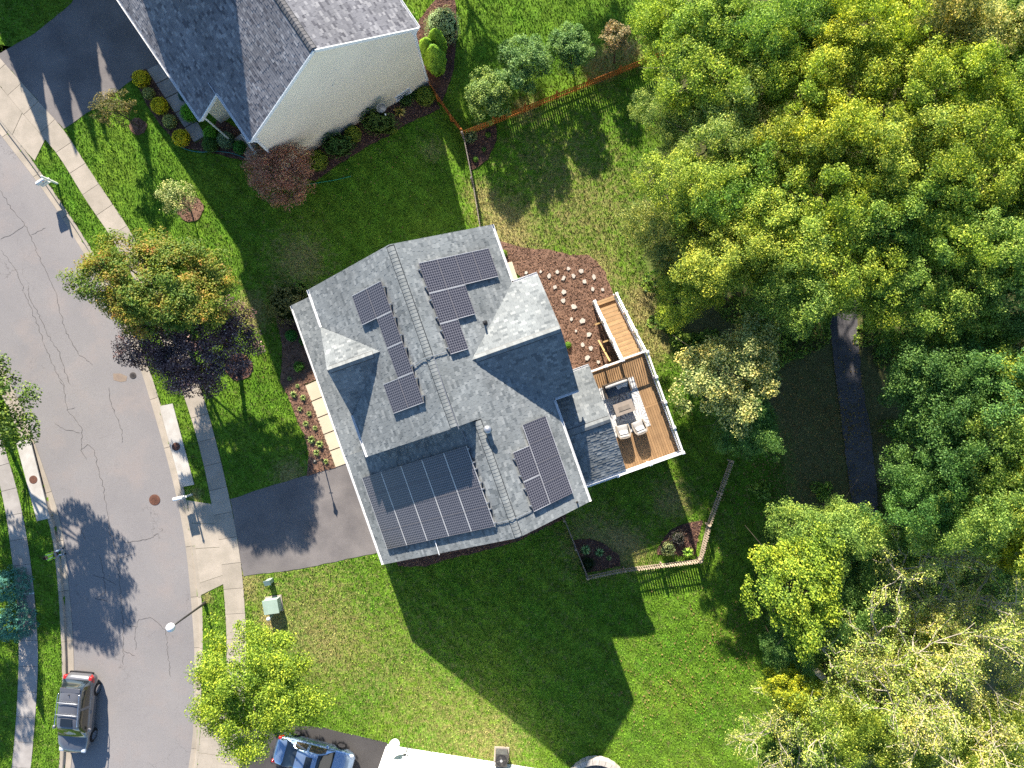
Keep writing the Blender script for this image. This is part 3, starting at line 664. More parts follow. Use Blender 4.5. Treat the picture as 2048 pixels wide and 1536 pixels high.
inlet([(320,812),(346,807),(389,969),(363,974)], (353, 893), 'sunlit concrete drain inlet with a rusty round lid beside the kerb')
inlet([(33,883),(61,877),(101,1036),(75,1042)], (68, 959), 'shaded concrete drain inlet across the street')
# ------------------------------------------------------------------ roofs
def clip2(poly, sub):
    out = sub
    n = len(poly)
    for i in range(n):
        ax, ay = poly[i]; bx, by = poly[(i + 1) % n]; inp = out; out = []
        if not inp: return []
        sd_ = lambda p: (bx - ax) * (p[1] - ay) - (by - ay) * (p[0] - ax)
        for k in range(len(inp)):
            p, q = inp[k - 1], inp[k]; sp_, sq = sd_(p), sd_(q)
            if (sp_ >= 0) != (sq >= 0):
                t = sp_ / (sp_ - sq); out.append((p[0] + (q[0] - p[0]) * t, p[1] + (q[1] - p[1]) * t))
            if sq >= 0: out.append(q)
    return out
def shingle_facet(mb, pts, e, expo=0.145, wmin=0.13, wmax=0.30):
    pts = [Vector(p) for p in pts]; e = Vector(e).normalized()
    n = (pts[1] - pts[0]).cross(pts[2] - pts[0]).normalized()
    if n.z < 0: n = -n
    u = n.cross(e)
    if u.z < 0: u = -u; 
    e = u.cross(n)
    o = pts[0]; pl = [((p - o).dot(e), (p - o).dot(u)) for p in pts]
    ar = sum(pl[i - 1][0] * pl[i][1] - pl[i][0] * pl[i - 1][1] for i in range(len(pl)))
    if ar < 0: pl = pl[::-1]
    s0, s1 = min(p[0] for p in pl), max(p[0] for p in pl); t0, t1 = min(p[1] for p in pl), max(p[1] for p in pl)
    t = t0 - 0.02
    while t < t1:
        s = s0 - random.uniform(0, 0.3)
        while s < s1:
            wd = random.uniform(wmin, wmax); lift = random.choice((0.012, 0.012, 0.022, 0.024))
            r = clip2(pl, [(s + .003, t), (s + wd - .003, t), (s + wd - .003, t + expo + .012), (s + .003, t + expo + .012)])
            if len(r) >= 3:
                k = len(r); top = [o + e * a + u * b + n * (0.004 + lift * (1 - (b - t) / (expo + .012) * 0.85)) for a, b in r]
                bot = [o + e * a + u * b - n * 0.004 for a, b in r]
                mb.add(top + bot, [tuple(range(k))] + [((i + 1) % k, i, k + i, k + (i + 1) % k) for i in range(k)])
            s += wd
        t += expo
def cap_mesh(p1, p2, mat, name):
    w_, L = 0.17, 0.235; m = MB()
    prof = [(-w_, -w_ * p1), (0, 0), (w_, -w_ * p2)]
    for y, lift in ((0, 0.022), (L, 0.004)):
        for x, z in prof: m.v.append((x, y, z + lift))
        for x, z in prof: m.v.append((x, y, z + lift - 0.018))
    m.f = [(0,1,7,6),(1,2,8,7),(4,3,9,10),(5,4,10,11),(0,3,4,1),(1,4,5,2),(0,6,9,3),(2,5,11,8)]
    return m.mesh(name, mat)
def ridge(roof, a, b, p1, p2, mat='cap', up=0.055, step=0.175, vent=True):
    a, b = Vector(a), Vector(b); d = (b - a).normalized(); L = (b - a).length; ang = math.atan2(d.y, d.x) - math.pi / 2
    key = 'cap_%s_%.2f_%.2f' % (mat, p1, p2); me = bpy.data.meshes.get(key) or cap_mesh(p1, p2, mat, key)
    if vent:
        m = MB(); s = Vector((-d.y, d.x, 0)) * 0.2
        lo1, lo2 = Vector((0, 0, up - 0.02 - 0.2 * p1)), Vector((0, 0, up - 0.02 - 0.2 * p2)); ce = Vector((0, 0, up - 0.018))
        m.add([a + s + lo1, a + ce, a - s + lo2, b + s + lo1, b + ce, b - s + lo2, a + s + lo1 - ce * 1.5, a - s + lo2 - ce * 1.5, b + s + lo1 - ce * 1.5, b - s + lo2 - ce * 1.5],
              [(0,1,4,3),(1,2,5,4),(0,3,8,6),(2,7,9,5)])
        m.build('ridge_vent', 'black', roof, local=True)  # vent strip; its black edges paint the shadow gap beside the caps
    k = int(L / step)
    for i in range(k): piece('ridge_cap', me, roof, a + d * (i * step) + Vector((0, 0, up)), (random.uniform(-.01, .01), 0, ang + random.uniform(-.02, .02)))
def roof_of(house, facets, mat, name='roof', thick=0.16):
    """facets: (corner points, eave direction)"""
    base = MB(); sh = MB()
    for pts, e in facets:
        pp = [Vector(p) for p in pts]
        n = (pp[1] - pp[0]).cross(pp[2] - pp[0])
        if n.z < 0: pp = pp[::-1]
        base.slab(pp, thick); shingle_facet(sh, pts, e)
    r = base.build(name, 'roof_base', house, local=True)
    s = sh.build('shingles', mat, r, local=True); tag(s, kind='stuff'); return r
def gutter(house, a, b, out, name='gutter', mat='white', size=0.12):
    a, b, out = Vector(a), Vector(b), Vector(out); m = MB(); z = Vector((0, 0, 1)); th = 0.018
    for (o0, o1, z0, z1) in ((0, size, -size, -size + th), (0, th, -size, 0), (size - th, size, -size, 0.0)):
        v = [p + out * o + z * h for p in (a, b) for o, h in ((o0, z0), (o1, z0), (o1, z1), (o0, z1))]
        m.add(v, [(0,1,2,3),(7,6,5,4),(0,4,5,1),(1,5,6,2),(2,6,7,3),(3,7,4,0)])
    for p in (a, b):
        q = (b - a).normalized() * (0.004 if p is a else -0.004)
        m.add([p + q, p + q + out * size, p + q + out * size - z * size, p + q - z * size], [(0, 1, 2, 3)])
    return m.build(name, mat, house, local=True)
def extr_profile(prof, y0, y1):
    n = len(prof); m = MB()
    m.add([(x, y0, z) for x, z in prof] + [(x, y1, z) for x, z in prof], [tuple(range(n - 1, -1, -1)), tuple(range(n, 2 * n))] + [((i + 1) % n, i, n + i, n + (i + 1) % n)[::-1] for i in range(n)])
    return m
def extr_profile_x(prof, x0, x1):
    n = len(prof); m = MB()
    m.add([(x0, y, z) for y, z in prof] + [(x1, y, z) for y, z in prof], [tuple(range(n)), tuple(range(2 * n - 1, n - 1, -1))] + [((i + 1) % n, i, n + i, n + (i + 1) % n) for i in range(n)])
    return m
def window(house, c, axis, w_, h_, out):
    """window on a wall: c centre, axis 'x' or 'y' = wall normal axis, out = +-1"""
    m = MB(); c = Vector(c); t = 0.05
    def bx(u0, u1, z0, z1, d0, d1):
        d0, d1 = sorted((d0 * out, d1 * out))
        if axis == 'x': m.box(c.x + d0, c.x + d1, c.y + u0, c.y + u1, c.z + z0, c.z + z1)
        else: m.box(c.x + u0, c.x + u1, c.y + d0, c.y + d1, c.z + z0, c.z + z1)
    W, Hh = w_ / 2, h_ / 2
    bx(-W - .08, W + .08, Hh, Hh + .09, 0, t); bx(-W - .1, W + .1, -Hh - .09, -Hh, 0, t + .03); bx(-W - .08, -W, -Hh, Hh, 0, t); bx(W, W + .08, -Hh, Hh, 0, t); bx(-W, W, -.025, .025, 0.0, t - .01)
    f = m.build('window', 'white', house, local=True)
    m = MB(); c = Vector(c); bx(-W, W, -Hh, Hh, -.02, 0.015); m.build('pane', 'glass', f, local=True)

TH = math.atan2(0.334, 0.943); CT, ST = math.cos(TH), math.sin(TH)
house = thing('house', 'two-storey house with slate grey shingle roofs carrying solar panels', 'house', (0, 0, 0), TH)
S = 0.661; ZE = 5.6; XR = -3.30; ZR = 5.6 + 5.07 * S; X2 = -2.2; Z2 = 5.6 + 3.97 * S; XB = 1.77; Y0, Y1, YM = -7.2, 8.26, -1.06
SF = (Z2 - 2.75) / (X2 + 10.25); SM = (ZR - ZE) / (XR + 8.42)
E_Y = (0, 1, 0); E_X = (1, 0, 0)
GY, GW, GZ = 3.73, 2.45, 7.4; WY, WW = 1.78, 3.22; WZ = ZE + WW * 0.668
SY, SW, SE, SZ, SX = -3.53, 3.04, 3.7, 4.72, 4.36
PZ = 2.75 + 2.3 * 0.45
facets = [
 ([(-8.42, YM, ZE), (-8.42, Y1, ZE), (XR, Y1, ZR), (XR, YM, ZR)], E_Y),
 ([(XB, YM, ZE), (XB, Y1, ZE), (XR, Y1, ZR), (XR, YM, ZR)], E_Y),
 ([(-10.25, Y0, 2.75), (-10.25, YM + .35, 2.75), (X2, YM + .35, Z2), (X2, Y0, Z2)], E_Y),
 ([(XB, Y0, ZE), (XB, YM, ZE), (X2, YM, Z2), (X2, Y0, Z2)], E_Y),
 ([(-10.27, YM + .35, 2.78), (-10.27, Y1 + .1, 2.78), (-7.95, Y1 + .1, PZ + .03), (-7.95, YM + .35, PZ + .03)], E_Y),
 ([(-8.5, GY + GW, ZE), (-8.5, GY, GZ), (-5.6, GY, GZ)], E_X), ([(-8.5, GY - GW, ZE), (-8.5, GY, GZ), (-5.6, GY, GZ)], E_X),
 ([(3.2, WY + WW, ZE), (3.2, WY, WZ), (-1.5, WY, WZ), (1.75, WY + WW, ZE)], E_X), ([(3.2, WY - WW, ZE), (3.2, WY, WZ), (-1.5, WY, WZ), (1.75, WY - WW, ZE)], E_X),
 ([(SX, SY + SW, SE), (SX, SY, SZ), (1.3, SY, SZ), (1.3, SY + SW, SE)], E_X), ([(SX, SY - SW, SE), (SX, SY, SZ), (1.3, SY, SZ), (1.3, SY - SW, SE)], E_X)]
roof = roof_of(house, facets, 'shingle')
ridge(roof, (XR, YM + .05, ZR), (XR, Y1 - .05, ZR), SM, S); ridge(roof, (X2, Y0 + .05, Z2), (X2, YM - .02, Z2), SF, S)
ridge(roof, (-8.4, GY, GZ), (-6.05, GY, GZ), .735, .735); ridge(roof, (3.15, WY, WZ), (-1.25, WY, WZ), .668, .668)
ridge(roof, (SX - .05, SY, SZ), (2.0, SY, SZ), .335, .335)
# white rake boards and gutters
def rake(h, a, b, mat='white', wd=0.05, ht=0.2, name='rake_board'):
    MB().bar(Vector(a) - Vector((0, 0, .1)), Vector(b) - Vector((0, 0, .1)), wd, ht).build(name, mat, h, local=True)
for a, b in (((-8.42, Y1 - .05, ZE - .1), (XR, Y1 - .05, ZR - .1)), ((XB, Y1 - .05, ZE - .1), (XR, Y1 - .05, ZR - .1)), ((-8.42, YM + .05, ZE - .1), (XR, YM + .05, ZR - .1)),
             ((-10.25, Y0 + .05, 2.65), (X2, Y0 + .05, Z2 - .1)), ((XB, Y0 + .05, ZE - .1), (X2, Y0 + .05, Z2 - .1)),
             ((3.15, WY + WW, ZE - .1), (3.15, WY, WZ - .1)), ((3.15, WY - WW, ZE - .1), (3.15, WY, WZ - .1)), ((SX - .05, SY + SW, SE - .1), (SX - .05, SY, SZ - .1)), ((SX - .05, SY - SW, SE - .1), (SX - .05, SY, SZ - .1)),
             ((-8.45, GY + GW, ZE - .1), (-8.45, GY, GZ - .1)), ((-8.45, GY - GW, ZE - .1), (-8.45, GY, GZ - .1))): rake(house, a, b)
gutter(house, (-8.43, YM, ZE - .02), (-8.43, GY - GW, ZE - .02), (-1, 0, 0)); gutter(house, (-8.43, GY + GW, ZE - .02), (-8.43, Y1, ZE - .02), (-1, 0, 0))
gutter(house, (-10.26, Y0, 2.73), (-10.26, Y1 + .1, 2.73), (-1, 0, 0))
gutter(house, (XB + .01, WY + WW, ZE - .02), (XB + .01, Y1, ZE - .02), (1, 0, 0)); gutter(house, (XB + .01, Y0, ZE - .02), (XB + .01, WY - WW, ZE - .02), (1, 0, 0))
gutter(house, (XB, WY + WW + .01, ZE - .02), (3.2, WY + WW + .01, ZE - .02), (0, 1, 0)); gutter(house, (XB, WY - WW - .01, ZE - .02), (3.2, WY - WW - .01, ZE - .02), (0, -1, 0))
gutter(house, (1.5, SY + SW + .01, SE - .02), (SX, SY + SW + .01, SE - .02), (0, 1, 0)); gutter(house, (1.5, SY - SW - .01, SE - .02), (SX, SY - SW - .01, SE - .02), (0, -1, 0))
# walls
d_ = 0.22
extr_profile([(-8.1, -2.2), (1.45, -2.2), (1.45, ZE), (XR, ZR - d_), (-8.1, ZE)], -0.95, 8.0).build('wall', 'siding_main', house, local=True)
extr_profile([(-9.75, -0.4), (1.445, -2.2), (1.445, ZE), (X2, Z2 - d_), (-9.75, 2.85)], -6.95, -0.96).build('wall', 'siding_main', house, local=True)
extr_profile_x([(WY - WW + .25, -2.2), (WY + WW - .25, -2.2), (WY + WW - .25, ZE), (WY, WZ - d_), (WY - WW + .25, ZE)], 1.46, 2.95).build('wall', 'siding_main', house, local=True)
extr_profile_x([(SY - SW + .25, -2.2), (SY + SW - .25, -2.2), (SY + SW - .25, SE), (SY, SZ - d_), (SY - SW + .25, SE)], 1.46, SX - .25).build('wall', 'siding_main', house, local=True)
extr_profile_x([(GY - GW + .2, ZE - .2), (GY + GW - .2, ZE - .2), (GY, GZ - d_)], -8.3, -7.0).build('gable_wall', 'siding_main', house, local=True)
for y in (-0.4, 2.6, 5.4, 8.1): MB().box(-10.05, -9.9, y - .07, y + .07, 0, 2.68).build('porch_post', 'white', house, local=True)
MB().box(-9.82, -9.76, -6.4, -1.6, 0.02, 2.35).build('garage_door', 'white', house, local=True)
MB().box(-8.16, -8.105, 0.2, 1.2, 0.15, 2.3).build('front_door', 'metal_dark', house, local=True)
for c, ax, w_, h_, o_ in (((-8.1, 6.5, 4.4), 'x', 1.0, 1.5, -1), ((-8.1, 3.73, 4.4), 'x', 1.6, 1.5, -1), ((-8.1, 0.6, 4.5), 'x', 1.0, 1.3, -1), ((-8.1, 4, 1.6), 'x', 1.6, 1.5, -1), ((-8.1, 6.8, 1.6), 'x', 1.0, 1.5, -1),
                       ((2.95, 1.78, 4.6), 'x', 1.8, 1.4, 1), ((2.95, 1.78, 1.8), 'x', 1.8, 1.5, 1), ((1.45, 6.6, 4.4), 'x', 1.0, 1.4, 1), ((1.45, 6.6, 1.6), 'x', 1.4, 1.5, 1),
                       ((-5.5, 8.0, 4.3), 'y', .9, 1.4, 1), ((-1.5, 8.0, 4.3), 'y', .9, 1.4, 1), ((-6, -6.95, 1.6), 'y', .9, 1.2, -1), ((-1, -6.95, 4.2), 'y', .9, 1.4, -1),
                       ((SX - .25, -5.2, 2.3), 'x', 1.3, 1.9, 1), ((SX - .25, -1.9, 2.3), 'x', 1.3, 1.9, 1)): window(house, c, ax, w_, h_, o_)

def roof_hit(px, py, z0, x0, s):
    """where the sight line of a photo pixel meets the roof plane z = z0 + s*(x-x0) of the house"""
    d = Vector(((px - 1024) / F, -(py - 768) / F, -1)); dl = Vector((d.x * CT + d.y * ST, -d.x * ST + d.y * CT, -1))
    t = (H - z0 + s * x0) / (1 + s * dl.x)
    return Vector((dl.x * t, dl.y * t, H - t))
PL_FRONT = (ZE, -8.42, SM); PL_BACK = (ZE, XB, -S); PL_GAR = (2.75, -10.25, SF)
# roof furniture of the house
def on_roof(x, y, pl): return Vector((x, y, pl[0] + pl[2] * (x - pl[1])))
h1 = roof_hit(969, 646, *PL_BACK)
MB().tube([h1 - Vector((0, 0, .1)), h1 + Vector((0, 0, .42))], 0.05, 10).build('vent_pipe', 'metal_dark', house, local=True)
MB().lathe([(.16, -.05), (.09, .05), (.055, .08)], 14, h1).build('vent_flashing', 'black', house, local=True)
h2 = roof_hit(976, 858, *PL_BACK)
MB().lathe([(.12, -.15), (.12, .42), (.2, .44), (.22, .5), (.16, .6), (.03, .64)], 18, h2).build('flue_cap', 'metal_grey', house, True, True)
h3 = roof_hit(1154, 1003, *PL_BACK)
MB().tube([h3 - Vector((0, 0, .1)), h3 + Vector((0, 0, .32)), h3 + Vector((-.06, .02, .40))], 0.045, 10).build('vent_pipe', 'metal_dark', house, local=True)
# electrical conduits crossing the ridges
def conduit(pts, mat='metal_grey'):
    MB().tube([p + Vector((0, 0, .09)) for p in pts], 0.022, 6).build('conduit', mat, house, local=True)
conduit([roof_hit(828, 733, *PL_FRONT), roof_hit(846, 719, *PL_FRONT), Vector((XR, roof_hit(852, 716, *PL_BACK).y, ZR + .06)), roof_hit(868, 712, *PL_BACK), roof_hit(894, 704, *PL_BACK)])
conduit([roof_hit(868, 714, *PL_BACK), roof_hit(893, 790, *PL_BACK), roof_hit(918, 858, *PL_BACK)])
conduit([roof_hit(990, 1046, *PL_GAR), roof_hit(1016, 1041, *PL_GAR), Vector((X2, roof_hit(1024, 1038, *PL_BACK).y, Z2 + .06)), roof_hit(1036, 1034, *PL_BACK), roof_hit(1063, 1021, *PL_BACK)])
conduit([roof_hit(924, 861, *PL_GAR), roof_hit(933, 884, *PL_GAR)]); conduit([roof_hit(870, 1080, *PL_GAR), roof_hit(879, 1109, *PL_GAR)], 'white')

# ------------------------------------------------------------------ solar panels, each a thing of its own
PW, PLN = 1.046, 1.559
ME_FRAME = MB().box(-PW/2, PW/2, -.013, .013, -.02, .022).mesh('panel_frame', 'frame_metal')
ME_SIDE = MB().box(-.0075, .0075, -PLN/2 + .026, PLN/2 - .026, -.02, .021).mesh('panel_side', 'frame_dull')
ME_GLASS = MB().box(-PW/2 + .015, PW/2 - .015, -PLN/2 + .026, PLN/2 - .026, -.01, .016).mesh('panel_cells', 'cells')
ME_FOOT = MB().box(-.05, .05, -.035, .035, -.13, .0).box(-.03, .05, -.02, .02, 0, .05).mesh('mounting_foot', 'metal_grey')
ORD = ['first', 'second', 'third', 'fourth', 'fifth', 'sixth']
R_H = Matrix.Rotation(TH, 4, 'Z')
def panel(x, y, pl, long_up, label, group, foot=0):
    """x,y = panel centre in the house frame on roof plane pl"""
    tilt = math.atan(pl[2]); c = on_roof(x, y, pl)
    R = R_H @ Matrix.Rotation(-tilt, 4, 'Y')
    nrm = R.to_3x3() @ Vector((0, 0, 1)); loc = R_H @ c + nrm * 0.15
    if long_up: R = R @ Matrix.Rotation(math.pi / 2, 4, 'Z')
    o = thing('solar_panel', label, 'solar panel', loc, 0, group); o.rotation_euler = R.to_euler()
    
    for s in (-1, 1): piece('end_frame', ME_FRAME, o, (0, s * (PLN / 2 - .013), 0)); piece('side_frame', ME_SIDE, o, (s * (PW / 2 - .0075), 0, 0))
    piece('cell_sheet', ME_GLASS, o)
    if foot:
        for s in (-.45, .45): piece('mounting_foot', ME_FOOT, o, ((PW / 2 + .05) * foot if not long_up else s * .8, s * 1.0 if not long_up else -(PLN / 2 + .05) * foot, -.01), (0, 0, (0 if foot > 0 else math.pi) + (-math.pi / 2 if long_up else 0)))
cb = math.cos(math.atan(S)); cf = math.cos(math.atan(SM)); cg = math.cos(math.atan(SF)); gp = 0.012
o_ = roof_hit(834, 528, *PL_BACK)
for r, cnt in enumerate((4, 2, 1)):
    for c in range(cnt):
        panel(o_.x + (c + .5) * (PW + gp) * cb, o_.y - (r + .5) * (PLN + gp), PL_BACK, False, '%s solar panel out from the ridge in the %s row of the stepped upper array' % (ORD[c], ('topmost', 'middle', 'lowest')[r]), 'panels of the stepped upper array', -1 if c == 0 else 0)
o_ = roof_hit(766, 561, *PL_FRONT)
for r, cnt in enumerate((2, 1, 1, 2)):
    for c in range(cnt):
        panel(o_.x - (c + .5) * (PW + gp) * cf, o_.y - (r + .5) * (PLN + gp), PL_FRONT, False,
              ('solar panel by the ridge in the top pair, street-side slope', 'solar panel by the eave in the top pair, street-side slope', 'upper single solar panel above the small front gable', 'lower single solar panel beside the small front gable', 'solar panel by the ridge in the bottom pair, street-side slope', 'solar panel by the eave in the bottom pair, street-side slope')[(0, 2, 3, 4)[r] + c], 'panels above the small front gable', 1 if c == 0 else 0)
o_ = roof_hit(937, 890, *PL_GAR)
for r in range(4):
    for c in range(5):
        panel(o_.x - (c + .5) * (PLN + gp) * cg, o_.y - (r + .5) * (PW + gp), PL_GAR, True, '%s solar panel from the ridge in the %s row of the big garage array' % (ORD[c], ('topmost', 'second', 'third', 'lowest')[r]), 'panels of the big garage array', 1 if c == 0 else 0)
o_ = roof_hit(1041, 851, *PL_BACK); o2 = roof_hit(1021, 903, *PL_BACK)
for r in range(4): panel(o_.x + .5 * PLN * cb, o_.y - (r + .5) * (PW + gp), PL_BACK, True, '%s solar panel down the four-panel column by the back eave' % ORD[r], 'panels of the back eave array')
for r in range(2): panel(o_.x - (.5 * PW + gp) * cb, o_.y - 4 * (PW + gp) + (1.5 - r) * (PLN + gp), PL_BACK, False, '%s of the two ridge-side solar panels beside the four-panel column' % ('upper', 'lower')[r], 'panels of the back eave array', -1)

# ------------------------------------------------------------------ the beige neighbour
T2 = math.atan2(0.56, 0.828); C2, S2 = math.cos(T2), math.sin(T2)
nb = thing('house', 'beige house with charcoal shingle roof and blank gable wall', 'house', (0, 0, 0), T2)
NE, NR, NXR, NXF, NXB = 5.6, 9.5, 1.07, -4.25, 6.41; NS = (NR - NE) / (NXR - NXF); NY0, NY1 = 18.3, 38.0
nx2 = -6.0; nz2 = NE + NS * (nx2 - NXF)
def npl(x): return NE + NS * (x - NXF)
ax_, ay_ = -3.9, 27.0; az_ = npl(ax_) + 1.15      # top of the small hipped roof over the entry bay
nf = [([(NXF, NY0, NE), (NXF, NY1, NE), (NXR, NY1, NR), (NXR, NY0, NR)], E_Y),
      ([(NXB, NY0, NE), (NXB, NY1, NE), (NXR, NY1, NR), (NXR, NY0, NR)], E_Y),
      ([(nx2, 21.4, nz2), (nx2, NY1, nz2), (NXF, NY1, NE), (NXF, 21.4, NE)], E_Y),
      ([(nx2 - .02, 25.6, nz2), (nx2 - .02, 34, nz2), (ax_, 34, az_), (ax_, ay_, az_)], E_Y),
      ([(nx2 - .02, 25.6, nz2), (ax_, ay_, az_), (ax_ + 1.6, ay_, npl(ax_ + 1.6) - .05)], E_X),
      ([(-6.8, 34.6, 5.6), (-6.8, 30.2, 9.3), (2.0, 30.2, 9.3), (-4, 34.6, 5.6)], E_X), ([(-6.8, 25.8, 5.6), (-6.8, 30.2, 9.3), (2.0, 30.2, 9.3), (-4, 25.8, 5.6)], E_X)]
nf = nf[:3] + [([(-4.0, 26.3, 8.7), (2.6, 26.3, 8.7), (2.6, 28.8, 11.2), (-4.0, 28.8, 11.2)], E_X), ([(-4.0, 31.3, 8.7), (2.6, 31.3, 8.7), (2.6, 28.8, 11.2), (-4.0, 28.8, 11.2)], E_X)]
nroof = roof_of(nb, nf, 'shingle_purple')
ridge(nroof, (NXR, NY0 + .05, NR), (NXR, 24.5, NR), NS, NS, 'cap_purple', step=0.19)
for a, b in (((NXF, NY0 - .03, NE), (NXR, NY0 - .03, NR)), ((NXB, NY0 - .03, NE), (NXR, NY0 - .03, NR)), ((nx2, 21.37, nz2), (NXF, 21.37, NE))): rake(nb, a, b)
gutter(nb, (NXF - .01, NY0, NE - .02), (NXF - .01, 22.1, NE - .02 ), (-1, 0, 0)); gutter(nb, (nx2 - .01, 21.4, nz2 - .02), (nx2 - .01, NY1, nz2 - .02), (-1, 0, 0)); gutter(nb, (NXB + .01, NY0, NE - .02), (NXB + .01, NY1, NE - .02), (1, 0, 0))
extr_profile([(-3.95, -.3), (6.12, -2.2), (6.12, NE), (NXR, NR - d_), (-3.95, NE)], NY0 + .1, NY1 - .2).build('wall', 'siding', nb, local=True)
extr_profile([(-5.75, -.3), (-3.96, -.3), (-3.96, NE - .25), (-5.75, nz2 - .05)], 22.9, NY1 - .2).build('wall', 'siding', nb, local=True)
for x in (-3.95, 6.12): MB().box(x - .05, x + .05, NY0 + .05, NY0 + .15, -1.9 if x > 0 else 0, NE - .1).build('corner_board', 'white', nb, local=True)
# returns of the eaves at the gable wall, downspout, vent, basement window
MB().box(-4.3, -3.85, NY0 + .02, NY0 + .3, NE - .32, NE - .12).build('eave_return', 'white', nb, local=True)
MB().box(6.0, 6.45, NY0 + .02, NY0 + .3, NE - .32, NE - .12).build('eave_return', 'white', nb, local=True)
MB().tube([(-4.32, NY0 + .15, NE - .15), (-4.0, NY0 + .0, NE - .5), (-4.0, NY0 + .0, 0.1)], .05, 8).build('downspout', 'white', nb, local=True)
MB().tube([(6.45, NY0 + .1, NE - .15), (6.17, NY0 + .02, NE - .5), (6.17, NY0 + .02, -1.4)], .05, 8).build('downspout', 'white', nb, local=True)
MB().tube([(-6.05, 21.5, nz2 - .15), (-5.8, 21.58, nz2 - .5), (-5.8, 21.58, 0.1)], .05, 8).build('downspout', 'white', nb, local=True)
extr_profile_x([(26.6, 5.0), (31.0, 5.0), (31.0, 8.8), (28.8, 11.0), (26.6, 8.8)], -3.7, 2.4).build('wall', 'siding', nb, local=True)
window(nb, (4.4, NY0 + .1, -.45), 'y', .95, .42, -1)
MB().box(.9, 1.12, NY0 + .05, NY0 + .1, 5.25, 5.45).build('wall_vent', 'siding', nb, local=True)
MB().tube([(3.75, 21.45, npl(NXR) - 1.9), (3.75, 21.45, npl(NXR) - 1.45)], .05, 8).build('vent_pipe', 'metal_dark', nb, local=True)
# porch railing by the entry
MB().bar((-5.0, 21.2, 1.0), (-4.9, 19.2, 1.0), .06, .06).bar((-5.0, 21.2, .3), (-4.9, 19.2, .3), .05, .05).build('porch_rail', 'white', nb, local=True)
for i in range(8): y = 21.1 - i * .26; MB().box(-5.02, -4.98, y - .02, y + .02, .3, 1.0).build('baluster', 'white', nb, local=True)
MB().box(-5.6, -3.96, 19.3, 21.6, 0, .22).build('porch_floor', 'concrete_dark', nb, local=True)
MB().box(-3.99, -3.93, 20.0, 20.95, .25, 2.3).build('front_door', 'metal_dark', nb, local=True)

# ------------------------------------------------------------------ the white neighbour at the bottom edge
b0 = G(777, 1490); b1 = G(1180, 1548); e3 = (b1 - b0).normalized(); A3 = math.atan2(e3.y, e3.x)
wh = thing('house', 'white-sided house just entering the bottom edge', 'house', (b0.x, b0.y, 0), A3)
L3, D3 = 9.6, 10.0
extr_profile_x([(-D3, 0), (0, 0), (0, 5.6), (-D3, 5.6)], 0, L3).build('wall', 'siding_white', wh, local=True)
extr_profile([(-.0, 5.6), (L3, 5.6), (L3 / 2, 5.6 + L3 / 2 * .6)], -D3 + .1, -.001).build('gable_wall', 'siding_white', wh, local=True)
roof_of(wh, [([(-.25, .25, 5.5), (-.25, -D3 - .3, 5.5), (L3 / 2, -D3 - .3, 5.75 + L3 / 2 * .6), (L3 / 2, .25, 5.75 + L3 / 2 * .6)], E_Y), ([(L3 + .25, .25, 5.5), (L3 + .25, -D3 - .3, 5.5), (L3 / 2, -D3 - .3, 5.75 + L3 / 2 * .6), (L3 / 2, .25, 5.75 + L3 / 2 * .6)], E_Y)], 'shingle_purple')
MB().box(-.06, .06, -.03, .05, 0, 5.5).build('corner_board', 'white', wh, local=True)
MB().tube([(-.1, -.12, 0.05), (-.1, -.12, 5.4)], .045, 8).build('downspout', 'white', wh, local=True)
EXCL += [np.array([( (R_H @ Vector((x, y, 0))).x, (R_H @ Vector((x, y, 0))).y) for x, y in q]) for q in ([(-9.7, -6.9), (1.4, -6.9), (1.4, 8), (-9.7, 8)], [(1.4, -6.3), (4.1, -6.3), (4.1, -.7), (1.4, -.7)], [(1.4, -1.2), (2.9, -1.2), (2.9, 4.7), (1.4, 4.7)])]
R_N = Matrix.Rotation(T2, 4, 'Z')
EXCL.append(np.array([((R_N @ Vector((x, y, 0))).x, (R_N @ Vector((x, y, 0))).y) for x, y in ((-5.7, 18.4), (6.1, 18.4), (6.1, 38), (-5.7, 38))]))
Mw = MW[wh.name]; EXCL.append(np.array([((Mw @ Vector((x, y, 0))).x, (Mw @ Vector((x, y, 0))).y) for x, y in ((0, 0), (L3, 0), (L3, -D3), (0, -D3))]))
# ------------------------------------------------------------------ deck, stairs and rails (house frame)
DZ = 0.9; GB = -1.8
deck = thing('deck', 'raised brown composite deck with white railings and stairs behind the house', 'deck', (0, 0, 0), TH)
fr = MB().box(4.15, 8.02, -7.08, -.80, DZ - .26, DZ - .045).box(1.9, 4.15, -7.08, -6.35, DZ - .26, DZ - .045)
fr.build('joist_frame', 'lumber', deck, local=True)
MB().box(8.02, 8.05, -7.1, -.78, DZ - .28, DZ - .01).build('fascia', 'vinyl', deck, local=True); MB().box(1.9, 8.05, -7.13, -7.1, DZ - .28, DZ - .01).build('fascia', 'vinyl', deck, local=True)
for x, y in ((4.6, -6.7), (7.6, -6.7), (7.6, -3.9), (7.6, -1.1), (5.5, -1.1)): MB().box(x - .08, x + .08, y - .08, y + .08, GB - .3, DZ - .26).build('support_post', 'lumber', deck, local=True)
bw = 0.133
def board(x0, x1, y0, y1, mat='deck', name='deck_board'): MB().box(x0, x1, y0, y1, DZ - .045, DZ + random.uniform(-.002, .003)).build(name, mat, deck, local=True)
x = 4.15
while x < 8.0:
    board(x, min(x + bw, 8.02), -7.08, -4.03); board(x, min(x + bw, 8.02), -3.88, -.80); x += bw + .013
board(4.15, 8.02, -4.023, -3.887)
y = -7.08
while y < -6.4: board(1.9, 4.142, y, y + bw); y += bw + .008
ME_BAL = MB().box(-.018, .018, -.018, .018, 0, 1).mesh('baluster', 'vinyl')
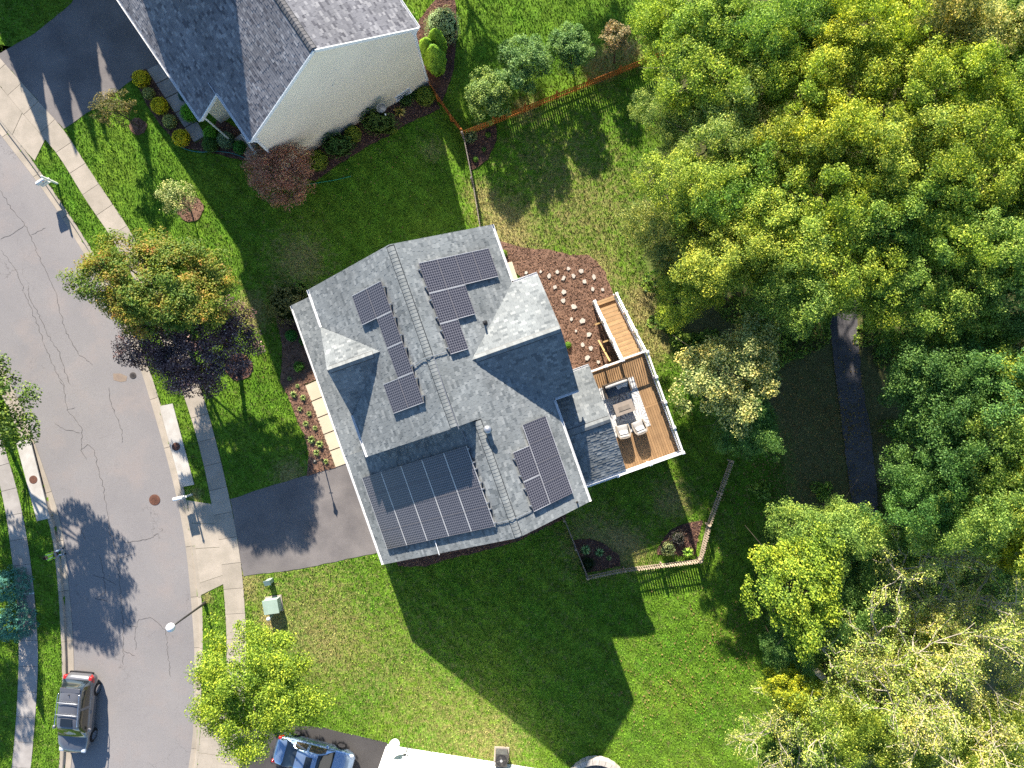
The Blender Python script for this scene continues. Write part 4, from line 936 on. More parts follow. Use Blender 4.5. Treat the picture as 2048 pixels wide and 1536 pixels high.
ME_POST = MB().box(-.062, .062, -.062, .062, 0, 1.08).box(-.085, .085, -.085, .085, 1.08, 1.115).add([(-.085,-.085,1.115),(.085,-.085,1.115),(.085,.085,1.115),(-.085,.085,1.115),(0,0,1.15)], [(0,1,4),(1,2,4),(2,3,4),(3,0,4)]).mesh('rail_post', 'vinyl')
def rail_run(a, b, posts=2, za=DZ, zb=DZ, first=True, last=True, top_w=.10):
    a = Vector((*a, za)); b = Vector((*b, zb)); L = (b - a).xy.length
    up = Vector((0, 0, 1))
    m = MB().bar(a + up * .99, b + up * .99, top_w, .06); m.build('top_rail', 'vinyl', deck, local=True)
    MB().bar(a + up * .10, b + up * .10, .07, .05).build('bottom_rail', 'vinyl', deck, local=True)
    for i in range(posts):
        if (i == 0 and not first) or (i == posts - 1 and not last): continue
        p = a.lerp(b, i / (posts - 1)); piece('rail_post', ME_POST, deck, p - up * .02)
    n = int(L / .125)
    for i in range(1, n):
        p = a.lerp(b, i / n)
        if min((p - a.lerp(b, j / (posts - 1))).length for j in range(posts)) < .09: continue
        piece('baluster', ME_BAL, deck, p + up * .12, (0, 0, 0), (1, 1, .85))
rail_run((8.0, -7.05), (8.0, -.86), 5); rail_run((8.0, -7.05), (2.0, -7.05), 4, first=False); rail_run((4.45, -.84), (6.5, -.84), 3); rail_run((6.5, -.78), (7.98, -.78), 2, first=False, last=False)
# stairs down to the mulch bed
NST, RUN = 14, 3.9; rise = (DZ - GB) / NST
for i in range(NST):
    y = -.78 + RUN * (i + .02) / NST; z = DZ - rise * (i + 1) + .0
    if i == NST - 1: z = GB + .14
    for k in (0, 1): MB().box(6.56, 7.86, y + .004 + k * .139, y + k * .139 + .130, z - .035, z).build('tread_board', 'deck_pale', deck, local=True)
    MB().box(6.58, 7.84, y - .02, y, z - .03, z + rise - .036).build('riser', 'deck_pale', deck, local=True)
for xs in (6.53, 7.89): MB().bar((xs, -.78, DZ - .14), (xs, -.78 + RUN, GB + .02), .05, .28).build('stringer', 'vinyl', deck, local=True)
rail_run((6.5, -.84), (6.5, 3.08), 4, DZ - .0, GB + .05, first=False); rail_run((7.93, -.80), (7.93, 3.08), 4, DZ, GB + .05, first=False)
for y in (0.55, 1.75): MB().bar((6.45, y, (DZ - .7 * (y + .78)) - .12), (6.05, y, (DZ - .7 * (y + .78)) - .12), .1, .1).build('brace', 'lumber', deck, local=True)
MB().bar((6.0, -.7, .3), (6.0, .75, -1.4), .1, .09).build('brace', 'lumber', deck, local=True)
EXCL.append(np.array([((R_H @ Vector((x, y, 0))).x, (R_H @ Vector((x, y, 0))).y) for x, y in ((4.2, -6.9), (7.9, -6.9), (7.9, 3.1), (6.5, 3.1), (6.5, -.9), (4.2, -.9))]))

def H2W(x, y, z): return R_H @ Vector((x, y, z))
# rug: white with grey palm fronds
def rug_mat():
    m, nt, b = newmat('palm_rug'); setp(b, 0.95, 0.05)
    v = _n(nt, 'ShaderNodeTexVoronoi'); v.inputs['Scale'].default_value = 1.05; nt.links.new(coord(nt), v.inputs['Vector'])
    sub = _n(nt, 'ShaderNodeVectorMath', operation='SUBTRACT'); nt.links.new(coord(nt), sub.inputs[0]); nt.links.new(v.outputs['Position'], sub.inputs[1])
    s = _n(nt, 'ShaderNodeSeparateXYZ'); nt.links.new(sub.outputs[0], s.inputs[0])
    at = _n(nt, 'ShaderNodeMath', operation='ARCTAN2'); nt.links.new(s.outputs[0], at.inputs[0]); nt.links.new(s.outputs[1], at.inputs[1])
    k = _n(nt, 'ShaderNodeMath', operation='MULTIPLY'); nt.links.new(at.outputs[0], k.inputs[0]); k.inputs[1].default_value = 13
    sn = _n(nt, 'ShaderNodeMath', operation='SINE'); nt.links.new(k.outputs[0], sn.inputs[0])
    nt.links.new(mixc(nt, ramp(nt, sn.outputs[0], [(0.45, 0), (0.7, 1)]), (0.58, 0.56, 0.53), (0.24, 0.245, 0.26)), b.inputs['Base Color']); return m
MAT['rug'] = rug_mat()
c = H2W(5.62, -3.5, DZ + .006); m = MB().box(-1.3, 1.3, -1.55, 1.5, 0, .012)
for i in range(32): m.box(-1.3 + i * .0813, -1.3 + i * .0813 + .03, 1.5, 1.55, 0, .006)
single('rug', m, 'rug', 'white rug with grey palm leaf pattern under the deck seating', 'rug', c, TH)
MAT['rattan'] = M('pale_rattan', (0.38, 0.33, 0.27), (0.30, 0.25, 0.20), 20, 0.8, 0.2, fine=0.25, fscale=120, bump=0.4)
MAT['dark_frame'] = M('dark_sofa_frame', (0.10, 0.075, 0.055), rough=0.6, fine=0.1)
MAT['cushion'] = M('pale_grey_cushion', (0.36, 0.345, 0.33), (0.31, 0.295, 0.28), 3, 0.95, 0.1, fine=0.06)
MAT['cushion_shaded'] = M('shaded_cushion', (0.14, 0.15, 0.17), (0.11, 0.12, 0.135), 3, 0.95, 0.1, fine=0.08)  # sofa seat colour darkened to stand in for shadow on the cushion
MAT['pillow'] = M('white_pillow', (0.60, 0.59, 0.58), (0.52, 0.51, 0.50), 5, 0.95, 0.1, fine=0.03)
def soft(x0, x1, y0, y1, z0, z1, r=0.05, mtx=None):
    """a cushion: box with rounded, slightly swollen faces"""
    bm = bmesh.new(); bmesh.ops.create_cube(bm, size=1.0); bmesh.ops.subdivide_edges(bm, edges=bm.edges[:], cuts=5, use_grid_fill=True)
    cx, cy, cz = (x0 + x1) / 2, (y0 + y1) / 2, (z0 + z1) / 2; hx, hy, hz = (x1 - x0) / 2, (y1 - y0) / 2, (z1 - z0) / 2
    for v in bm.verts:
        p = v.co * 2; q = Vector((p.x * hx, p.y * hy, p.z * hz)); rr = min(r, hx, hy, hz)
        i = Vector((max(-hx + rr, min(hx - rr, q.x)), max(-hy + rr, min(hy - rr, q.y)), max(-hz + rr, min(hz - rr, q.z)))); d = q - i
        if d.length > rr: q = i + d.normalized() * rr
        sw = (1 - p.x ** 2) * (1 - p.y ** 2); q.z += .02 * sw * (1 if p.z > 0 else -.3); v.co = q + Vector((cx, cy, cz))
    mb = MB(); bm.verts.index_update()
    mb.v = [tuple(mtx @ v.co) if mtx is not None else tuple(v.co) for v in bm.verts]; mb.f = [tuple(v.index for v in f.verts) for f in bm.faces]; bm.free(); return mb
# sofa with its back to the stairs
c = H2W(5.72, -2.28, DZ + .02); so = thing('outdoor_sofa', 'two-seat outdoor sofa with dark frame, seat coloured as if in shadow and pale back bolster', 'sofa', c, TH)
MB().box(-.74, .74, -.42, .36, .14, .24).build('seat_frame', 'dark_frame', so, local=True)
for s in (-1, 1): MB().box(s * .74 - .035, s * .74 + .035, -.42, .42, .10, .58).build('armrest', 'dark_frame', so, local=True)
MB().box(-.74, .74, .36, .42, .14, .78).build('backrest', 'dark_frame', so, local=True)
for s in (-1, 1):
    for yy in (-.36, .36): MB().box(s * .68 - .03, s * .68 + .03, yy - .03, yy + .03, 0, .14).build('leg', 'dark_frame', so, local=True)
soft(-.69, .69, -.42, .2, .24, .40, .06).build('seat_cushion', 'cushion_shaded', so, True, True); soft(-.69, .69, .14, .35, .38, .82, .09).build('back_cushion', 'cushion', so, True, True)
for i, (xx, rz_) in enumerate(((.16, .3), (.46, -.25))):
    mt = Matrix.Translation((xx, .08, .50)) @ Matrix.Rotation(rz_, 4, 'Z') @ Matrix.Rotation(.7, 4, 'X')
    o = soft(-.2, .2, -.19, .19, -.06, .06, .06, MW[so.name] @ mt).build('throw_pillow', 'pillow', None, True); tag(o, ('pale throw pillow leaning in the middle of the sofa', 'pale throw pillow in the corner of the sofa')[i], 'pillow', 'pillows on the sofa')
# fire-pit table
c = H2W(5.72, -3.5, DZ + .02); tb = thing('coffee_table', 'taupe rectangular fire table on the rug between sofa and armchairs', 'table', c, TH)
MAT['taupe'] = M('taupe_tabletop', (0.33, 0.27, 0.22), (0.28, 0.23, 0.19), 4, 0.7, 0.3, fine=0.1); MAT['taupe_dark'] = M('burner_lid', (0.26, 0.215, 0.175), rough=0.6)
for bx in ((-.58, .58, -.36, -.16), (-.58, .58, .16, .36), (-.58, -.36, -.16, .16), (.36, .58, -.16, .16)): pass
MB().box(-.58, .58, -.36, .36, .44, .50).build('tabletop', 'taupe', tb, local=True)
MB().box(-.34, .34, -.13, .13, .502, .512).build('burner_lid', 'taupe_dark', tb, local=True); MB().box(-.36, .36, -.15, -.135, .501, .514).build('lid_trim', 'metal_dark', tb, local=True)
MB().box(-.5, .5, -.29, .29, 0.02, .44).build('base', 'dark_frame', tb, local=True)
def armchair(x, y, rz_, label, plabel):
    c = H2W(x, y, DZ + .02); t = thing('armchair', label, 'armchair', c, TH + rz_)
    # rounded tub shell, open towards +y (the table)
    m = MB(); pts = [(-.36, .36), (-.40, .1), (-.38, -.22), (-.28, -.38), (0, -.42), (.28, -.38), (.38, -.22), (.40, .1), (.36, .36)]
    hts = [.52, .56, .66, .74, .76, .74, .66, .56, .52]
    for (a, b), hh in zip(pts, hts):
        k = .86
        m.v += [(a, b, .22), (a * 1.03, b * 1.03, hh), (a * k, b * k, hh), (a * k, b * k, .22)]
    for i in range(8):
        for j in range(4): m.f.append((4 * i + j, 4 * i + (j + 1) % 4, 4 * i + 4 + (j + 1) % 4, 4 * i + 4 + j)[::-1])
    m.f += [(0, 1, 2, 3), (35, 34, 33, 32)]; m.build('shell', 'rattan', t, local=True)
    MB().prism([(a * .95, b * .95) for a, b in pts], .18, .27).build('seat_frame', 'rattan', t, local=True)
    soft(-.31, .31, -.22, .36, .27, .42, .05).build('seat_cushion', 'cushion', t, True, True)
    mt = Matrix.Translation((0, -.25, .56)) @ Matrix.Rotation(-1.15, 4, 'X')
    soft(-.28, .28, -.2, .2, -.06, .06, .06, mt).build('back_cushion', 'cushion', t, True, True)
    for s in (-1, 1):
        for yy in (-.3, .3): MB().tube([(s * .3, yy, .2), (s * .33, yy * 1.05, 0)], .02, 8).build('leg', 'dark_frame', t, local=True)
    mt = MW[t.name] @ Matrix.Translation((0, -.08, .55)) @ Matrix.Rotation(-1.0, 4, 'X')
    o = soft(-.24, .24, -.17, .17, -.055, .055, .055, mt).build('throw_pillow', 'pillow', None, True); tag(o, plabel, 'pillow', 'pillows on the armchairs')
armchair(5.22, -4.78, -.12, 'pale rattan armchair beside the sunroom wall on the deck', 'white pillow in the armchair beside the sunroom wall')
armchair(6.18, -4.86, .06, 'pale rattan armchair in the open middle of the deck', 'white pillow in the armchair at the middle of the deck')

# ------------------------------------------------------------------ picket fences
def fence(pts, mat, label, hgt=1.0, pitch=.148, pw=.084, face=1, group=None, post=2.1, posts=None):
    W = [G(*p) for p in pts]; base = W[0]
    t = thing('picket_fence', label, 'fence', base, 0, group)
    inv = MW[t.name].inverted()
    hp = hgt
    mk = 'picket_' + mat + '_%.2f' % hgt; me = bpy.data.meshes.get(mk) or MB().prism([(-pw / 2, .02), (pw / 2, .02), (pw / 2, hp - .06), (0, hp + .02), (-pw / 2, hp - .06)], -.01, .01, Matrix.Rotation(math.pi / 2, 4, 'X')).mesh(mk, mat)
    pk = 'fencepost_' + mat; mp = bpy.data.meshes.get(pk) or MB().box(-.05, .05, -.05, .05, -.3, hgt + .06).add([(-.06,-.06,hgt+.06),(.06,-.06,hgt+.06),(.06,.06,hgt+.06),(-.06,.06,hgt+.06),(0,0,hgt+.14)], [(0,1,4),(1,2,4),(2,3,4),(3,0,4)]).mesh(pk, mat)
    for i in range(len(W) - 1):
        a, b = W[i], W[i + 1]; d = (b - a).xy; L = d.length; ang = math.atan2(d.y, d.x); dn = Vector((d.x / L, d.y / L, 0)); sdv = Vector((-dn.y, dn.x, 0)) * face
        n = max(1, round(L / post)); prev = None
        for j in range(n + 1):
            q = a + dn * (L * j / n); q.z = terr(q.x, q.y)
            if j < n or i == len(W) - 2: piece('post', mp, t, inv @ q, (0, 0, ang))
            if prev is not None:
                for hz in (.25, hgt - .2): MB().bar(prev + Vector((0, 0, hz)) + sdv * .045, q + Vector((0, 0, hz)) + sdv * .045, .035, .06).build('rail', mat, t)
            prev = q
        k = int(L / pitch)
        for j in range(k):
            q = a + dn * (L * (j + .5) / k) + sdv * .078; q.z = terr(q.x, q.y)
            piece('picket', me, t, inv @ q, (random.uniform(-.012, .012), random.uniform(-.015, .015), ang))
    return t
fence([(852,166),(876,203),(903,243),(924,270)], 'cedar', 'short orange stained picket fence joined to the beige house corner')
fence([(925,271),(1299,122),(1345,104)], 'cedar', 'long orange stained picket fence running up to the woods', face=-1)
fence([(926,276),(944,365),(960,462)], 'grey_wood', 'grey weathered picket fence from the orange corner to the solar house', face=1)
fence([(1126,1036),(1171,1148)], 'grey_wood', 'shaded grey picket fence meeting the lower house corner', face=1)
fence([(1172,1149),(1246,1134),(1320,1125),(1394,1116)], 'weathered', 'pale picket fence along the bottom of the small fenced yard', face=-1, post=2.3)
fence([(1395,1115),(1411,1046),(1456,920)], 'weathered', 'pale picket fence climbing from the pointed corner towards the woods', face=-1, post=2.3)

# ------------------------------------------------------------------ street furniture
def mailbox(px, py, ang, label):
    p = G(px, py); t = thing('mailbox', label, 'mailbox', p, ang)
    MB().box(-.05, .05, -.05, .05, -.2, 1.42).build('post', 'white', t, local=True); MB().box(-.1, .62, -.045, .045, .86, .95).build('arm', 'white', t, local=True)
    m = MB(); n = 8; prof = [(-.1, .0), (.1, .0)] + [(.1 * math.cos(a), .16 + .1 * math.sin(a)) for a in [math.pi * k / n for k in range(n + 1)]]
    m.add([(.08, y, .96 + z) for y, z in prof] + [(.62, y, .96 + z) for y, z in prof], [tuple(range(len(prof))), tuple(range(2 * len(prof) - 1, len(prof) - 1, -1))] + [((i + 1) % len(prof), i, len(prof) + i, len(prof) + (i + 1) % len(prof)) for i in range(len(prof))])
    m.build('box', 'white', t, local=True); MB().box(.62, .63, -.09, .09, .97, 1.2).build('door', 'black', t, local=True); MB().box(.1, .6, -.085, .085, .62, .84).build('newspaper_tube', 'white', t, local=True)
    MB().bar((.05, 0, .5), (.45, 0, .86), .05, .05).build('brace', 'white', t, local=True); MB().box(.2, .24, .105, .115, 1.08, 1.18).build('flag', 'tail', t, local=True)
    MB().lathe([(.07, 1.42), (.07, 1.45), (.03, 1.5), (.005, 1.53)], 10).build('finial', 'white', t, local=True)
mailbox(115, 367, math.radians(180 + 33), 'white mailbox post on the grass strip by the top driveway')
mailbox(384, 989, math.radians(180 + 12), 'white mailbox post beside the driveway apron of the solar house')
p = G(410, 1206); t = thing('street_lamp', 'tall dark street lamp with a white globe leaning over the street', 'street lamp', p)
MB().lathe([(.12, 0), (.12, .15), (.075, .3), (.06, 1.0), (.05, 4.05)], 12).build('pole', 'metal_dark', t, True, True); MB().lathe([(.05, 4.0), (.11, 4.05), (.13, 4.1), (.1, 4.12)], 14).build('fitter', 'metal_dark', t, True, True)
MAT['globe'] = M('white_globe', (0.82, 0.82, 0.84), rough=0.25, spec=0.5, fine=0, bump=0)
MB().lathe([(.1, 4.11), (.18, 4.16), (.235, 4.26), (.245, 4.34), (.22, 4.44), (.15, 4.52), (.06, 4.56), (.01, 4.565)], 24).build('globe', 'globe', t, True, True)
p = G(645, 918); t = thing('yard_lamp', 'short black lantern post in the front mulch bed by the driveway', 'lamp post', p)
MB().lathe([(.07, 0), (.07, .1), (.035, .2), (.03, 1.35)], 10).build('pole', 'metal_dark', t, True, True); MB().bar((-.12, 0, 1.05), (.12, 0, 1.05), .02, .02).build('ladder_bar', 'metal_dark', t, local=True)
m = MB()
for a in range(4): c_, s_ = math.cos(a * math.pi / 2 + .78), math.sin(a * math.pi / 2 + .78); m.tube([(.06 * c_, .06 * s_, 1.36), (.11 * c_, .11 * s_, 1.62)], .008, 5)
m.build('cage', 'metal_dark', t, local=True); MB().lathe([(.05, 1.37), (.09, 1.6)], 8).build('glass', 'head', t, local=True); MB().lathe([(.14, 1.61), (.10, 1.68), (.03, 1.74), (.01, 1.8)], 10).build('hood', 'metal_dark', t, local=True)
# utility boxes on the lower lawn
p = G(549, 1207); t = thing('transformer_box', 'pale green transformer cabinet on the lawn', 'utility box', p, math.radians(8))
MB().box(-.5, .5, -.48, .48, 0, .08).build('pad', 'concrete', t, local=True); MB().box(-.43, .43, -.40, .40, .08, .62).build('cabinet', 'utility', t, local=True)
MB().add([(-.45,-.43,.62),(.45,-.43,.62),(.45,.42,.62),(-.45,.42,.62),(-.45,-.43,.66),(.45,-.43,.66),(.45,.42,.74),(-.45,.42,.74)], [(0,3,2,1),(4,5,6,7),(0,1,5,4),(1,2,6,5),(2,3,7,6),(3,0,4,7)]).build('lid', 'utility', t, local=True)
MB().box(-.03, .03, -.425, -.40, .3, .45).build('handle', 'metal_dark', t, local=True)
p = G(542, 1160); t = thing('cable_pedestal', 'small pale green cable pedestal with slanted lid beside the driveway', 'utility box', p, math.radians(12))
MB().box(-.16, .16, -.12, .12, 0, .62).build('body', 'utility', t, local=True); MB().add([(-.19,-.16,.60),(.19,-.16,.60),(.19,.16,.72),(-.19,.16,.72),(-.19,-.16,.64),(.19,-.16,.64),(.19,.16,.78),(-.19,.16,.78)], [(0,3,2,1),(4,5,6,7),(0,1,5,4),(1,2,6,5),(2,3,7,6),(3,0,4,7)]).build('lid', 'utility', t, local=True)
p = G(544, 1231); t = thing('marker_post', 'thin pale green marker post with a white cap on the lawn', 'post', p)
MB().tube([(0, 0, 0), (0, 0, .6)], .07, 12).build('pipe', 'utility', t, local=True); MB().lathe([(.1, .56), (.12, .62), (.1, .7), (.04, .75), (.01, .76)], 14).build('cap', 'white', t, True, True)
# hoses
def hose(px_pts, r, mat, label, z=.04):
    pts = smooth_line([G(*q) for q in px_pts], 2); m = MB().tube([(q.x, q.y, terr(q.x, q.y) + z) for q in pts], r, 6)
    return tag(m.build('garden_hose', mat, None, True), label, 'garden hose')
hose([(346,277),(354,290),(378,302),(406,306),(427,302),(469,307),(505,323),(540,345),(575,362)], .025, 'hose', 'teal garden hose along the edge of the dark shrub bed', .08)
hose([(600,372),(624,368),(671,361),(703,353)], .02, 'hose_green', 'bright green garden hose lying on the shaded lawn', .07)
# satellite dishes
def dish(base, aim, mast, label, arm_dir, mat='metal_grey'):
    t = thing('satellite_dish', label, 'satellite dish', base); aim = Vector(aim).normalized(); q = aim.to_track_quat('Z', 'Y').to_matrix().to_4x4()
    prof = [(.002, 0), (.12, .012), (.24, .05), (.30, .085), (.305, .075), (.24, .035), (.12, -.004), (.002, -.015)]
    MB().lathe(prof, 24, (0, 0, mast), q @ Matrix.Diagonal((1, 1.15, 1, 1))).build('reflector', mat, t, True, True)
    MB().tube([(0, 0, 0), (0, 0, mast)], .022, 8).build('mast', 'metal_dark', t, local=True)
    f = aim * .42 + Vector((0, 0, mast)) - (q @ Vector((0, .22, 0))); MB().tube([Vector((0, 0, mast - .2)), f], .014, 6).build('feed_arm', 'metal_dark', t, local=True); MB().lathe([(.04, -.05), (.05, .05), (.02, .07)], 10, f, q).build('feed_horn', 'white', t, local=True)
    MB().tube([(0, 0, .05), Vector(arm_dir)], .02, 6).build('bracket', 'metal_dark', t, local=True)
q = R_N @ Vector((2.75, NY0 - .45, .25)); dish(q, (.45, -.75, .45), .8, 'grey satellite dish mounted low on the beige gable wall', R_N.to_3x3() @ Vector((-.65, .5, .1)))
q = P(791, 1481, 1.0); dish(q, (.35, .5, .8), .55, 'white satellite dish at the corner of the white house', (MW[wh.name] @ Vector((.05, -.02, 1.0))) - q, 'white')
# electric meter / small antenna on the white wall
q = MW[wh.name] @ Vector((1.15, .0, 1.0)); t = thing('wall_meter', 'small white meter with conduit on the white house wall', 'electric meter', q, A3)
MB().box(-.12, .12, 0.003, .12, -.2, .25).build('box', 'white', t, local=True); MB().lathe([(.09, 0), (.08, .08), (.03, .1)], 14, (0, .12, .08), Matrix.Rotation(-math.pi / 2, 4, 'X')).build('dial', 'glass', t, local=True); MB().tube([(0, .06, -.2), (0, .06, -.95)], .025, 8).build('conduit', 'metal_grey', t, local=True)
# air conditioner
p = G(1003, 1508); t = thing('air_conditioner', 'dark grey air conditioner unit beside the white house wall', 'air conditioner', p, A3 + .1)
MB().box(-.45, .45, -.45, .45, 0, .07).build('pad', 'concrete', t, local=True)
m = MB().box(-.36, .36, -.36, .36, .07, .78); m.build('cabinet', 'metal_dark', t, local=True)
for s in range(-6, 7): MB().box(s * .052 - .012, s * .052 + .012, .36, .375, .1, .75).build('fin', 'metal_grey', t, local=True)
MB().lathe([(.33, .78), (.34, .80), (.30, .81), (.29, .79)], 24).build('fan_ring', 'black', t, local=True); MB().lathe([(.09, .79), (.08, .83), (.02, .84)], 16).build('fan_hub', 'metal_grey', t, local=True)
for k in range(4): MB().bar((.08 * math.cos(k * 1.57), .08 * math.sin(k * 1.57), .80), (.28 * math.cos(k * 1.57 + .3), .28 * math.sin(k * 1.57 + .3), .80),   .1, .01).build('fan_blade', 'metal_dark', t, local=True)
# round stone seat wall
p = G(1190, 1577); t = thing('patio_wall', 'curved pale stone seat wall at the bottom edge', 'wall', p)
MB().lathe([(1.72, .0), (1.72, .02)], 40).build('patio_floor', 'drive', t, local=True)
for k in range(30):
    a0, a1 = 2 * math.pi * k / 30 + .006, 2 * math.pi * (k + 1) / 30 - .006; m = MB(); am = (a0 + a1) / 2
    m.prism([(r * math.cos(a), r * math.sin(a)) for r, a in ((1.68, a0), (2.0, a0), (2.02, am), (2.0, a1), (1.68, a1), (1.69, am))], 0, .5 + random.uniform(-.006, .006)); m.build('cap_stone', 'stone', t, local=True)
EXCL.append(np.array([(p.x + 2 * math.cos(a), p.y + 2 * math.sin(a)) for a in np.linspace(0, 6.28, 24)]))

# ------------------------------------------------------------------ stepping stones
ST = [(1053,546,7,'beside the wing eave corner'),(1081,544,6,'second out from the wing eave corner'),(1115,544,7,'in the top arc, third from the house'),(1137,538,7,'topmost in the arc, near the bed edge'),(1098,552,8,'under the top arc near the house'),(1127,557,9,'large squarish one under the top arc'),(1147,553,9,'broad one in the middle of the arc'),(1161,543,9,'tall upright one in the arc'),(1188,554,9,'large one nearest the lawn edge'),(1169,564,8,'below the largest lawn-side stone'),(1185,579,8,'narrow one above the stair foot'),(1205,580,6,'small one beside the stair foot'),(1110,575,8,'upper of the inner pair by the wing'),(1128,584,9,'angular one below the inner pair'),(1126,602,8,'roundish one level with the stair foot'),(1148,614,11,'largest one in the middle of the bed'),(1143,638,7,'small one below the largest stone'),(1164,642,10,'triangular one beside the stairs'),(1152,662,5,'smallest one in the lower bed'),(1177,669,9,'square one under the stair middle'),(1165,690,9,'tall thin one in the lower bed'),(1182,697,9,'wide flat one in the lower bed'),(1174,716,10,'pointed one near the sunroom'),(1197,724,8,'last one, closest to the deck')]
for px, py, r, tx in ST:
    p = G(px, py); n = random.choice((4, 5, 5, 6)); a0 = random.uniform(0, 6.28); pts = []
    for k in range(n):
        a = a0 + 2 * math.pi * (k + random.uniform(-.22, .22)) / n; rr = r / 31.5 * random.uniform(.48, .86); pts.append((rr * math.cos(a) * .78, rr * math.sin(a) * .9))
    o = MB().prism(pts, 0.0, .10).build('stepping_stone', 'stone'); o.location = (p.x, p.y, p.z + .02); tag(o, 'pale stepping stone in the mulch, ' + tx, 'stepping stone', 'stepping stones')
# cream landing slab by the back door
MB_ = MB(); q = [G(1012, 527), (G(1024, 524)), G(1036, 560), G(1022, 566)]
single('landing_slab', MB().prism([(v.x, v.y) for v in q], -2.0, GB + .25), 'walk_cream', 'cream concrete landing beside the back wall of the solar house', 'landing')
# ------------------------------------------------------------------ cars
def loft(rows, close_ends=True):
    m = MB(); n = len(rows[0])
    for r in rows: m.v += [tuple(p) for p in r]
    for i in range(len(rows) - 1):
        for j in range(n - 1): m.f.append((i * n + j, i * n + j + 1, (i + 1) * n + j + 1, (i + 1) * n + j)[::-1])
    if close_ends: m.f += [tuple(range(n)), tuple((len(rows) - 1) * n + j for j in range(n - 1, -1, -1))]
    return m
def interp(tab, x):
    for (a, *va), (b, *vb) in zip(tab, tab[1:]):
        if a <= x <= b:
            t = (x - a) / (b - a); t = t * t * (3 - 2 * t) * .35 + t * .65
            return [p + (q - p) * t for p, q in zip(va, vb)]
    return list(tab[-1][1:]) if x > tab[-1][0] else list(tab[0][1:])
def subsurf(o, lv=1):
    m = o.modifiers.new('s', 'SUBSURF'); m.levels = lv; m.render_levels = lv
    for p in o.data.polygons: p.use_smooth = True
